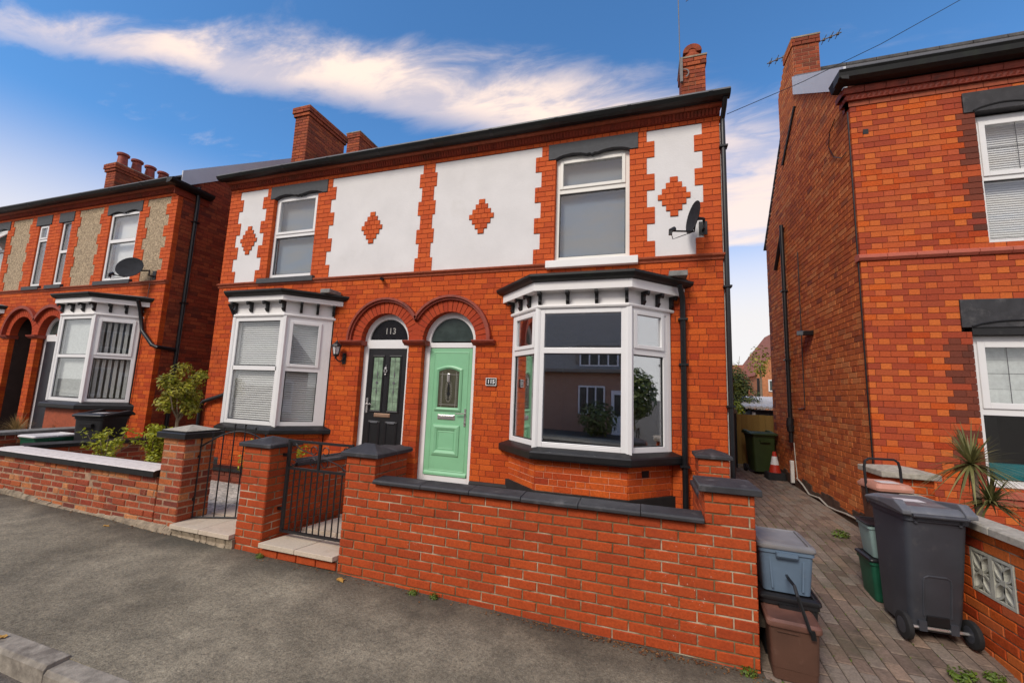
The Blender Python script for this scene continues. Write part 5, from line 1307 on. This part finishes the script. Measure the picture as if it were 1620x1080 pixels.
def crate(lbl, loc, rz, w, d, h, body, lid=None, rim='bin_black', name='recycling_box', cat='recycling box', lidh=.04, handle=True):
    t = thing(name, lbl, cat, loc, None, rz)
    b = MB().loft([rr(w*.86, d*.86, .03, .0), rr(w*.97, d*.97, .03, h-.03), rr(w*1.02, d*1.02, .03, h-.028), rr(w*1.02, d*1.02, .03, h), rr(w*.95, d*.95, .03, h), rr(w*.84, d*.84, .03, .02)]).build('body', body, t, smooth=True)
    for sx in (-1, 1): MB().prism_y([(sx*w*.27-.006, .03), (sx*w*.27+.006, .03), (sx*w*.30+.006, h-.07), (sx*w*.30-.006, h-.07)], -d*.488, -d*.44).build('rib', body, b)
    if handle: MB().loft([rr(w*.40, .03, .012, h-.055, 0, -d*.51), rr(w*.40, .045, .012, h-.04, 0, -d*.52), rr(w*.40, .045, .012, h-.015, 0, -d*.52)]).build('handle', body, b)
    if lid:
        l = MB().loft([rr(w*1.06, d*1.06, .03, h+.001), rr(w*1.08, d*1.08, .03, h+.012), rr(w*1.06, d*1.06, .03, h+lidh*.7), rr(w*.96, d*.96, .03, h+lidh), rr(w*.92, d*.92, .03, h+lidh*.8)]).build('lid', lid, t, smooth=True)
        MB().box(w*.40, w*.43, -d*.45, d*.45, h+lidh*.8, h+lidh*1.15).build('lid_rib', lid, l, bevel=.004)
    return t
zg = dz_(-2.0, 1.0)
crate('low black lidded box at the foot of the wall pier, under the blue box', (.99, -1.86, zg), rad(-4), .36, .42, .39, 'bin_black', 'bin_black')
crate('blue-grey recycling box with a grey lid on top of the black box', (.985, -1.84, zg+.432), rad(-3), .345, .42, .30, 'box_blue', 'box_lid')
bc = thing('food_caddy', 'brown food waste caddy with raised black handle at the end of the front wall', 'food caddy', (.945, -2.17, dz_(-2.17, .95)), None, rad(-5))
MB().loft([rr(.25, .22, .025, .0), rr(.258, .228, .025, .07), rr(.264, .234, .025, .072), rr(.285, .25, .028, .33)]).build('body', 'caddy_brown', bc, smooth=True)
MB().loft([rr(.308, .272, .03, .325), rr(.316, .28, .03, .335), rr(.312, .276, .03, .358), rr(.28, .245, .035, .372), rr(.26, .23, .035, .366)]).build('lid', 'caddy_lid', bc, smooth=True)
MB().tube([(.095, -.15, .32), (.075, -.17, .36), (.02, -.16, .55), (.01, -.13, .60), (.0, -.0, .60), (.01, .10, .58)], .011, 6).loft([rr(.03, .012, .004, .30, .10, -.152), rr(.03, .012, .004, .36, .09, -.165)]).build('handle', 'black_plastic', bc)
MB().box(-.10, .02, -.135, -.13, .30, .31).build('latch', 'caddy_brown', bc)
crate('dark green recycling box with black rim half hidden behind the grey bin', (2.12, -.86, dz_(-.9, 2.1)), rad(88), .30, .42, .33, 'box_green', 'bin_black', lidh=.03)
crate('pale grey-green recycling box stacked on the dark green box', (2.13, -.86, dz_(-.9, 2.1)+.362), rad(86), .30, .42, .27, 'box_pale', 'bin_black', lidh=.02)
pk = thing('kitchen_bin', 'slim brown bin with a pinkish lid and tall black hoop handle behind the grey bin', 'bin', (2.30, -.42, dz_(-.4, 2.2)), None, rad(6))
MB().loft([rr(.22, .24, .03, 0), rr(.28, .30, .03, .84)]).build('body', 'caddy_brown', pk, smooth=True)
MB().loft([rr(.31, .34, .03, .84), rr(.32, .35, .03, .865), rr(.28, .30, .04, .905), rr(.25, .27, .04, .90)]).build('lid', 'pink_lid', pk, smooth=True)
MB().box(-.06, .10, -.05, .06, .902, .906).build('sticker', 'label_white', pk)
MB().tube([(-.155, .0, .70), (-.157, .02, 1.04), (-.145, .02, 1.10), (-.11, .02, 1.125), (.11, .02, 1.125), (.145, .02, 1.10), (.157, .02, 1.04), (.155, .0, .70)], .012, 8).build('handle', 'black_iron', pk, smooth=True)
crate('green recycling box with a pale lid among the low walls on the left', (-9.85, -1.15, .30), rad(92), .56, .42, .42, 'box_green', 'label_white')
cn = thing('traffic_cone', 'small red and white traffic cone on a black block by the green bin', 'traffic cone', (2.47, 3.98, dz_(3.98)), None, 0)
MB().loft([rr(.33, .33, .04, 0), rr(.31, .31, .04, .13)]).build('base_block', 'rubber', cn, smooth=True)
MB().lathe([(.105, .131), (.075, .28)], n=16).build('cone_body', 'cone_red', cn, smooth=True)
MB().lathe([(.0755, .28), (.045, .44)], n=16).build('reflective_sleeve', 'white_text', cn, smooth=True)
MB().lathe([(.0453, .44), (.028, .53), (.0, .53)], n=16).build('cone_tip', 'cone_red', cn, smooth=True)

# ------------------------------------------------------------------ fittings on the walls
def dish(lbl, c, n, r, mount, lnb, backmat='dish_grey'):
    t = thing('satellite_dish', lbl, 'satellite dish', mount)
    n = Vector(n).normalized(); a = n.cross(Vector((0, 0, 1))).normalized(); b = a.cross(n); c = Vector(c); rings = []
    for k in range(6):
        q = k/5; rings.append([c+(a*math.cos(w)+b*math.sin(w)*.88)*r*q+n*(.16*r*2*(q*q-1)*.5+.02) for w in [2*PI*i/24 for i in range(24)]] if k else [c+n*(-.16*r+.02)+(a*math.cos(w)+b*math.sin(w))*.002 for w in [2*PI*i/24 for i in range(24)]])
    m = MB(); m.loft(rings, cap=False); back = [[v-n*.008 for v in rg] for rg in rings]; m.loft(back, cap=False); m.loft([rings[-1], back[-1]], cap=False)
    d = m.build('reflector', backmat, t, smooth=True)
    bt = c-b*r*.80-n*.02; MB().tube([c-n*.1*r-b*r*.3, bt, Vector(lnb)], .011, 6).build('arm', 'black_iron', t)
    l = Vector(lnb); MB().tube([l, l+(c-l).normalized()*.07], .028, 8).box(l.x-.02, l.x+.02, l.y-.02, l.y+.02, l.z-.05, l.z).build('receiver', 'black_plastic', t)
    k = c-n*.16*r; mo = Vector(mount); MB().tube([k, k-n*.08, (mo.x, mo.y-.1, mo.z+.02), (mo.x, mo.y-.1, mo.z-.08), (mo.x, mo.y-.005, mo.z-.08)], .018, 6).box(mo.x-.05, mo.x+.05, mo.y-.012, mo.y, mo.z-.14, mo.z+.04).build('bracket', 'black_iron', t)
    MB().tube([l, l+Vector((.03, .02, -.1)), l+Vector((.09, .05, -.07)), bt], .005, 5).build('cable', 'black_plastic', t)
    return t
dish('satellite dish seen edge-on beside the right hand diamond on the white render', (.60, -.32, 4.02), (-.94, -.24, .12), .225, (.74, 0, 4.05), (.31, -.50, 3.80))
MB()
dish('round grey satellite dish on the pebbledashed house at the left', (-10.02, -.30, 4.02), (.38, -.88, .26), .26, (-9.76, 0, 3.98), (-10.0, -.62, 3.78))
lt = thing('wall_lantern', 'black carriage lantern on a scroll bracket left of the black front door', 'wall lamp', (-4.76, 0, 2.15))
lx, ly = -4.83, -.13
MB().lathe([(.0, .10), (.012, .095), (.02, .075), (.07, .03), (.085, .0), (.075, -.006)], (lx, ly, 2.42), 8).build('lantern_roof', 'black_iron', lt)
MB().lathe([(.066, .0), (.042, -.125)], (lx, ly, 2.413), 6).build('lantern_glass', 'label_white', lt)
m = MB()
for k in range(6):
    a = 2*PI*k/6; m.tube([(lx+.07*math.cos(a), ly+.07*math.sin(a), 2.415), (lx+.045*math.cos(a), ly+.045*math.sin(a), 2.285)], .006, 5)
m.lathe([(.05, 0), (.045, -.02), (.02, -.04), (.012, -.07), (.0, -.08)], (lx, ly, 2.29), 8).tube([(lx, ly, 2.22), (lx+.03, ly+.06, 2.17), (lx+.05, -.03, 2.20), (-4.76, -.01, 2.27)], .011, 6).box(-4.80, -4.73, -.012, 0, 2.14, 2.32)
m.build('bracket', 'black_iron', lt)
pq = thing('house_number_plaque', 'black 115 number plaque with a white border beside the bay window', 'number plaque', (-2.126, 0, 1.915))
pp = MB().box(-2.21, -2.042, -.022, -.001, 1.857, 1.972).build('plate', 'black_paint', pq, bevel=.003)
m = MB(); m.box(-2.208, -2.044, -.0245, -.0215, 1.859, 1.867).box(-2.208, -2.044, -.0245, -.0215, 1.962, 1.970).box(-2.208, -2.200, -.0245, -.0215, 1.867, 1.962).box(-2.052, -2.044, -.0245, -.0215, 1.867, 1.962)
m.build('border', 'white_text', pq); text('115', 'number', 'white_text', pq, .078, (-2.126, -.0235, 1.914), .001, .002)
cc = thing('security_camera', 'small black security camera under the string course', 'camera', (-4.13, 0, 3.55))
m = MB(); m.box(-4.15, -4.11, -.02, 0, 3.535, 3.575).tube([(-4.14, -.03, 3.56), (-4.08, -.11, 3.535)], .028, 8); m.build('camera_body', 'black_plastic', cc)
def yagi(lbl, a, b, n, el, mast, upv=(0, 0, 1)):
    t = thing('tv_aerial', lbl, 'aerial', mast[0]); a, b = Vector(a), Vector(b)
    MB().tube(mast, .009, 6).build('mast', 'galv', t); m = MB().tube([a, b], .012, 5)
    d = (b-a).normalized(); s_ = d.cross(Vector(upv)).normalized()
    for k in range(n):
        p = a+(b-a)*(k+.5)/n; m.tube([p-s_*el, p+s_*el], .007, 4); m.box(p.x-.02, p.x+.02, p.y-.02, p.y+.02, p.z-.02, p.z+.02)
    m.build('boom', 'galv', t); return t
yagi('tall thin aerial mast strapped to the right hand chimney', (.52, 1.6, 9.55), (.95, 2.2, 9.62), 5, .12, [(.64, 1.66, 7.45), (.63, 1.66, 8.6), (.615, 1.66, 9.7)])
yagi('spiky aerial poking out both sides of the far right chimney stack', (2.40, 3.06, 8.60), (3.68, 3.06, 8.98), 11, .12, [(2.98, 3.06, 7.6), (2.98, 3.06, 8.9)])
yagi('short aerial low behind the far right chimney stack', (3.24, 3.3, 8.19), (3.66, 3.3, 8.36), 6, .09, [(3.2, 3.3, 7.6), (3.2, 3.3, 8.25)])
wc = thing('overhead_cable', 'thin black overhead cable crossing the sky from the corner gutter', 'cable', (1.06, 0, 5.5))
MB().tube([(1.06, -.02, 5.55), (2.0, .20, 5.99), (3.0, .45, 6.53), (4.4, .8, 7.40), (6.4, 1.3, 8.75)], .0045, 5).build('wire', 'black_plastic', wc)

# ------------------------------------------------------------------ end of the alley and beyond
FN = thing('wooden_fence', 'weathered wooden board gate closing the end of the alley', 'fence', (2.5, 5.2, .3))
x = 2.02
while x < 3.1: MB().box(x, x+.118, 5.2, 5.225, .36, 1.485+rnd.uniform(-.004, .004)).build('board', 'board', FN); x += .121
MB().box(2.0, 3.1, 5.225, 5.27, .5, .6).box(2.0, 3.1, 5.225, 5.27, 1.2, 1.3).build('rail', 'board', FN)
MB().box(2.0, 3.1, 5.15, 5.3, .25, .355).build('threshold', 'cement', FN)
GP = thing('gate_post', 'black gate post with a rounded brown top at the corner of the house', 'post', (1.95, 5.15, .3))
MB().box(1.86, 2.02, 5.05, 5.19, .25, 1.50).build('post', 'black_paint', GP, bevel=.01)
MB().prism_y([(1.84, 1.50), (2.04, 1.50), (2.03, 1.56), (1.99, 1.61), (1.94, 1.63), (1.89, 1.61), (1.85, 1.56)], 5.03, 5.21).build('post_cap', 'bark', GP, bevel=.01)
BW = thing('side_fence', 'dark side fence joining the house to the black gate post', 'fence', (1.4, 5.25, .3))
for k in range(7): MB().box(.99+k*.124, 1.11+k*.124, 5.2, 5.23, .3, 1.4).build('board', 'black_paint', BW)
SH = thing('garden_shed', 'low outbuilding with pale corrugated roof beyond the alley fence', 'shed', (3.6, 8.8, .2))
MB().box(2.98, 5, 8.2, 10, .1, 1.55).build('wall', 'bin_grey', SH); m = MB()
k = 0
while k < 30: m.tube([(2.85+k*.075, 8.0, 1.62+.02*(k % 2)), (2.85+k*.075, 10.2, 1.95)], .045, 6); k += 1
m.build('corrugated_roof', 'white_sheet', SH)
MB().box(3.02, 3.10, 8.15, 8.2, .2, 1.5).build('corner_post', 'label_white', SH)
FH = thing('far_house', 'distant orange brick house with a red roof seen down the alley', 'house', (6.5, 19, .2))
MB().prism_y([(5.40, .1), (9.4, .1), (9.4, 3.2), (7.4, 5.9), (5.40, 3.2)], 17.8, 24).build('gable_wall', 'far_orange', FH)
MB().loft([[(5.30, 17.82, 3.13), (5.42, 17.82, 3.12), (7.4, 17.82, 5.8), (7.38, 17.82, 5.98)], [(5.30, 24.2, 3.13), (5.42, 24.2, 3.12), (7.4, 24.2, 5.8), (7.38, 24.2, 5.98)]]).build('roof', 'roof_red', FH)
MB().box(2.5, 5.4, 20, 24, .1, 2.4).build('wing_wall', 'far_brick', FH); MB().prism_x([(19.7, 2.35), (19.7, 2.45), (22, 4.0), (24.2, 2.45), (24.2, 2.35)], 2.4, 5.8).build('wing_roof', 'roof_red', FH)
wn = MB().box(5.88, 6.2, 17.76, 17.82, 2.35, 2.95).build('window', 'upvc', FH); MB().box(5.94, 6.14, 17.745, 17.765, 2.42, 2.88).build('pane', 'fan_glass', wn)
MB().tube([(5.42, 17.7, 3.0), (5.42, 17.7, .2)], .06, 6).build('downpipe', 'black_plastic', FH)

# ------------------------------------------------------------------ plants
def tree(name, lbl, cat, loc, trunk, blobs, n, size, mat, asp=2.2, extra=(), group=None):
    t = thing(name, lbl, cat, loc, group)
    m = MB()
    for pts, r0, r1 in trunk: m.tube(pts, r0, 6, r1)
    m.build('trunk', 'bark', t); leafcloud('crown', mat, t, n, size, in_blob(blobs), asp=asp)
    for k, (mat2, n2, s2, bl2) in enumerate(extra): leafcloud('crown_tips', mat2, t, n2, s2, in_blob(bl2), asp=asp)
    return t
tx_, ty_ = -7.27, -.80
br = [([(tx_, ty_, .2), (tx_-.01, ty_, .8), (tx_-.02, ty_, 1.15)], .035, .022)]
tips = []
for k in range(14):
    a = 2*PI*k/14+rnd.uniform(-.2, .2); r = rnd.uniform(.14, .34); e = (tx_+r*math.cos(a), ty_+r*math.sin(a), rnd.uniform(1.30, 1.95)); tips.append(e)
    br.append(([(tx_-.02, ty_, 1.05+.01*k), ((tx_+e[0])/2, (ty_+e[1])/2, 1.3), e], .012, .004))
tree('small_tree', 'small round-headed tree with sparse yellow-green leaves between the houses', 'tree', (tx_, ty_, .2), br,
     [(e, (.14, .14, .12)) for e in tips]+[((tx_-.05, ty_, 1.95), (.16, .16, .12)), ((tx_, ty_, 1.68), (.30, .30, .32))], 2300, .030, 'leaf_bush', 2.3,
     [('leaf_lime', 800, .03, [(e, (.12, .12, .10)) for e in tips])])
def shrub(lbl, c, n, size, mat, sp, h, stems=9, per=16, group=None, blob=.08):
    br = []; bl = []
    for k in range(stems):
        a = rnd.uniform(0, 2*PI); r = sp*rnd.uniform(.3, 1); e = (c[0]+r*math.cos(a), c[1]+r*math.sin(a), c[2]+h*rnd.uniform(.6, 1)); bl.append((e, (blob, blob, blob*.8))); bl.append((((c[0]*.4+e[0]*.6), (c[1]*.4+e[1]*.4+c[1]*.2), c[2]+(e[2]-c[2])*rnd.uniform(.35, .8)), (blob*.9,)*3))
        br.append(([c, ((c[0]*.6+e[0]*.4), (c[1]*.6+e[1]*.4), c[2]+h*.45), e], .007, .003))
    return tree('shrub', lbl, 'shrub', c, br, bl, n, size, mat, 2.0, group=group)
shrub('spindly shrub with bright lime leaves behind the whitened wall', (-7.55, -1.55, .35), 620, .03, 'leaf_lime', .36, .68, 13)
shrub('rounded lime shrub beside the old brick pier', (-7.35, -1.05, .35), 900, .034, 'leaf_lime', .22, .68, 12, blob=.10)
shrub('yellow-green feathery shrub below the blinded bay window', (-4.98, -1.0, .22), 1300, .03, 'leaf_lime', .40, .70, 26, blob=.11)
def grasses(lbl, c, n, h, sp, mat, pot='bin_black', name='ornamental_grass'):
    t = thing(name, lbl, 'potted plant', c); m = MB(c); m.at(c); blades(m, (0, 0, .16), n, h, sp, .005, .8); m.build('foliage', mat, t)
    MB(c).lathe([(.10, 0), (.17, .15), (.18, .17), (.155, .17), (.12, .10)], n=14).build('pot', pot, t, smooth=True)
grasses('dry straw-coloured grass spilling from a pot at the left edge', (-11.3, -.95, .42), 260, .55, .42, 'dry_grass')
grasses('low straggly plant in a dark bowl by the slate coloured door', (-11.1, -.45, .48), 160, .38, .32, 'dry_grass')
cy = thing('cordyline', 'spiky two-headed cordyline palm growing in front of the right hand window', 'plant', (2.90, -.62, .1))
MB().tube([(2.92, -.62, .1), (2.92, -.62, .5), (2.90, -.62, 1.0)], .03, 7).tube([(2.92, -.62, .5), (2.90, -.62, .95), (2.89, -.62, 1.20)], .025, 7).build('trunk', 'bark', cy)
def head(c, n, l, mat):
    m = MB()
    for _ in range(n):
        a = rnd.uniform(0, 2*PI); el = rnd.uniform(-.5, 1.35); L_ = l*rnd.uniform(.7, 1.1); d = Vector((math.cos(a)*math.cos(el), math.sin(a)*math.cos(el), math.sin(el))); s_ = d.cross(Vector((0, 0, 1))).normalized(); pts = []
        for k in range(6):
            f = k/5; q_ = Vector(c)+d*L_*f+Vector((0, 0, -.35*L_*f*f*math.cos(el))); w = .014*(1-f*.95)*(.5+min(1, f*4)*.5); pts += [q_-s_*w, q_+s_*w]
        m.add(pts, [(2*k, 2*k+1, 2*k+3, 2*k+2) for k in range(5)])
    m.build('leaf_head', mat, cy)
head((2.88, -.62, 1.27), 150, .42, 'blade'); head((2.97, -.66, .95), 120, .34, 'blade')
tree('bush', 'loose green bush rising above the alley fence', 'bush', (2.6, 9, .2), [([(2.6, 9, .2), (2.6, 9, 1.6)], .08, .04)]+[([(2.6, 9, 1.0), (2.6+rnd.uniform(-.8, .7), 9+rnd.uniform(-.5, .5), rnd.uniform(2, 3.3))], .02, .005) for k in range(22)],
     [((2.3, 9, 1.9), (.6, .6, .6)), ((2.95, 9, 1.85), (.5, .5, .5)), ((2.6, 9, 2.5), (.5, .5, .45)), ((2.85, 9, 2.3), (.4, .4, .4))], 3600, .05, 'leaf_green', 2.0, [('leaf_bush', 330, .045, [((2.5, 9, 2.6), (.6, .5, .6))])])
tree('bush', 'bright lime bush just over the black gate post', 'bush', (2.45, 8.2, .2), [([(2.45, 8.0, .2), (2.45, 8, 1.2)], .04, .02)], [((2.45, 8.0, 1.52), (.34, .3, .3))], 500, .06, 'leaf_lime', 2.0)
tree('tree', 'wispy tree top showing past the far edge of the alley wall', 'tree', (4.9, 15, .2), [([(4.9, 15, .2), (4.9, 15, 3.4)], .08, .03)], [((4.85, 15, 3.6), (.45, .4, .75))], 260, .075, 'leaf_bush', 2.2)
WD = [(.66, -2.30, .06, 'bright green weed at the foot of the right hand pier'), (.83, -2.42, .075, 'leafy weed beside the brown caddy'), (-1.90, -2.30, .05, 'greyish weed tuft at the middle of the front wall base'), (-1.70, -2.29, .05, 'small lime weed next to the greyish tuft'),
      (-3.62, -2.31, .05, 'weed growing out of the step by the iron gate'), (2.02, -1.86, .09, 'straggly weed on the drive in front of the grey bin'), (2.22, -1.80, .07, 'bright weed between the grey bin and the block wall'), (2.33, -2.0, .06, 'low weed along the foot of the pierced wall'), (2.25, .55, .10, 'grassy tuft beside the alley wall near the boxes')]
for x, y, s_, lb in WD:
    z = dz_(y, x) if x > .74 else pz(x); t = leafcloud('weed', 'weed', None, 170, s_*.17, in_blob([((x, y, z+s_*.35), (s_*.9, s_*.6, s_*.5))])); tag(t, lb, 'weed')
m = MB()
for _ in range(640):
    col_ = rnd.randrange(0, 16); x = .755+.105*col_+rnd.uniform(-.008, .008); y = rnd.uniform(-2.3, 3.0) if rnd.random() < .7 else rnd.uniform(.0, 1.0)
    if x > 2.3 and y < .5 and rnd.random() < .3: continue
    blades(m.at((x, y, dz_(y, x)-.006)), (0, 0, 0), 3, .016, .02, .003, .4)
m.build('moss_tufts', 'weed', None, kind='stuff')
m = MB()
for k in range(620):
    x = (rnd.gauss(-.1, .45) if k % 2 else rnd.uniform(-3.6, .9)) if k % 4 else rnd.uniform(-9, -4.9); y = -2.275-abs(rnd.gauss(0, .045)); z = pz(x)+.004; a = rnd.uniform(0, 6.28); s_ = rnd.uniform(.004, .013); ca, sa = math.cos(a)*s_, math.sin(a)*s_
    m.add([(x-ca, y-sa, z), (x+sa*.6, y-ca*.6, z+rnd.uniform(0, .008)), (x+ca, y+sa, z+.002), (x-sa*.6, y+ca*.6, z+rnd.uniform(0, .006))], [(0, 1, 2, 3)])
m.build('leaf_litter', 'leaf_litter', None, kind='stuff')
def leaf(x, y, s_, lb):
    z = pz(x)+.006; a = rnd.uniform(0, 6); pts = []
    for k in range(10): r = s_*(1 if k % 2 == 0 else .55)*(1.3 if k in (0, 5) else 1); pts.append((x+r*math.cos(a+k*PI/5), y+r*math.sin(a+k*PI/5)*.8, z+.012*(k % 3)*.5))
    m = MB(); m.add(pts+[(p[0], p[1], p[2]-.0015) for p in pts], [tuple(range(10)), tuple(range(19, 9, -1))]); tag(m.build('fallen_leaf', 'leaf_yellow', None), lb, 'leaf', 'fallen leaves on the pavement')
leaf(-2.60, -2.36, .05, 'large yellow leaf by the foot of the left wall pier')
leaf(-3.95, -3.90, .03, 'yellowed leaf lying by the kerb at the left')
leaf(-5.75, -2.42, .035, 'yellow leaf against the old brick wall')

# ------------------------------------------------------------------ across the street (mirrored in the panes)
def opposite(x0, x1, lbl, flip):
    t = thing('street_house', lbl, 'house', ((x0+x1)/2, -18, 0)); y = -16.0; s = -1
    MB().box(x0, x1, y-8, y, -.1, 3.1).build('wall', 'street_brick', t)
    MB().prism_x([(y+.35, 2.95), (y+.35, 3.1), (y-4, 7.3), (y-8.3, 3.1), (y-8.3, 2.95)], x0-.2, x1+.2).build('roof', 'roof_dark', t)
    def win(a, b, z0, z1, yy, n):
        f = MB().box(a, b, yy, yy+.08, z0, z1).build('window', 'upvc', t)
        for k in range(n): MB().box(a+.08+(b-a-.08)*k/n, a+(b-a-.08)*(k+1)/n, yy+.075, yy+.09, z0+.08, z1-.08).build('pane', 'fan_glass', f)
    w = x1-x0
    for c in (x0+w*.27, x0+w*.73):
        MB().prism_x([(y+.1, 3.0), (y+.1, 4.3), (y-2.5, 4.5), (y-2.5, 3.0)], c-1.15, c+1.15).build('dormer', 'roof_dark', t); win(c-.95, c+.95, 3.25, 4.15, y+.1, 4)
        win(c-1.0, c+.3, .9, 2.3, y, 3)
        d = MB().box(c+.6, c+1.4, y, y+.09, .0, 2.1).build('door', 'upvc', t); MB().box(c+.75, c+1.25, y+.085, y+.1, .9, 1.9).build('pane', 'fan_glass', d)
opposite(-9.5, .6, 'dark brick dormer house across the street, mirrored in the big bay window', 0)
opposite(1.4, 11, 'second dormer house across the street with a dark tiled roof', 1)
opposite(-21, -10.4, 'third dormer house across the street towards the left', 0)
tree('bush', 'round bush in the front garden across the street', 'bush', (-2.0, -14.4, 0), [([(-2.0, -14.4, 0), (-2.0, -14.4, .8)], .05, .03)], [((-2.0, -14.4, .8), (.9, .7, .8))], 900, .11, 'leaf_green', 1.8)
tree('tree', 'leafy tree along the street, mirrored in the right side pane of the bay', 'tree', (19, -.9, 0), [([(19, -.9, 0), (19, -.9, 1.6)], .15, .1)], [((19, -.9, 2.0), (1.6, 1.3, 1.5))], 2200, .17, 'leaf_green', 1.8)
tree('tree', 'dense tree beside the house across the street', 'tree', (3.9, -14.6, 0), [([(3.9, -14.6, 0), (3.9, -14.6, 2.5)], .18, .1)], [((3.9, -14.6, 3.0), (1.5, 1.2, 1.6))], 2200, .16, 'leaf_dark', 1.8)
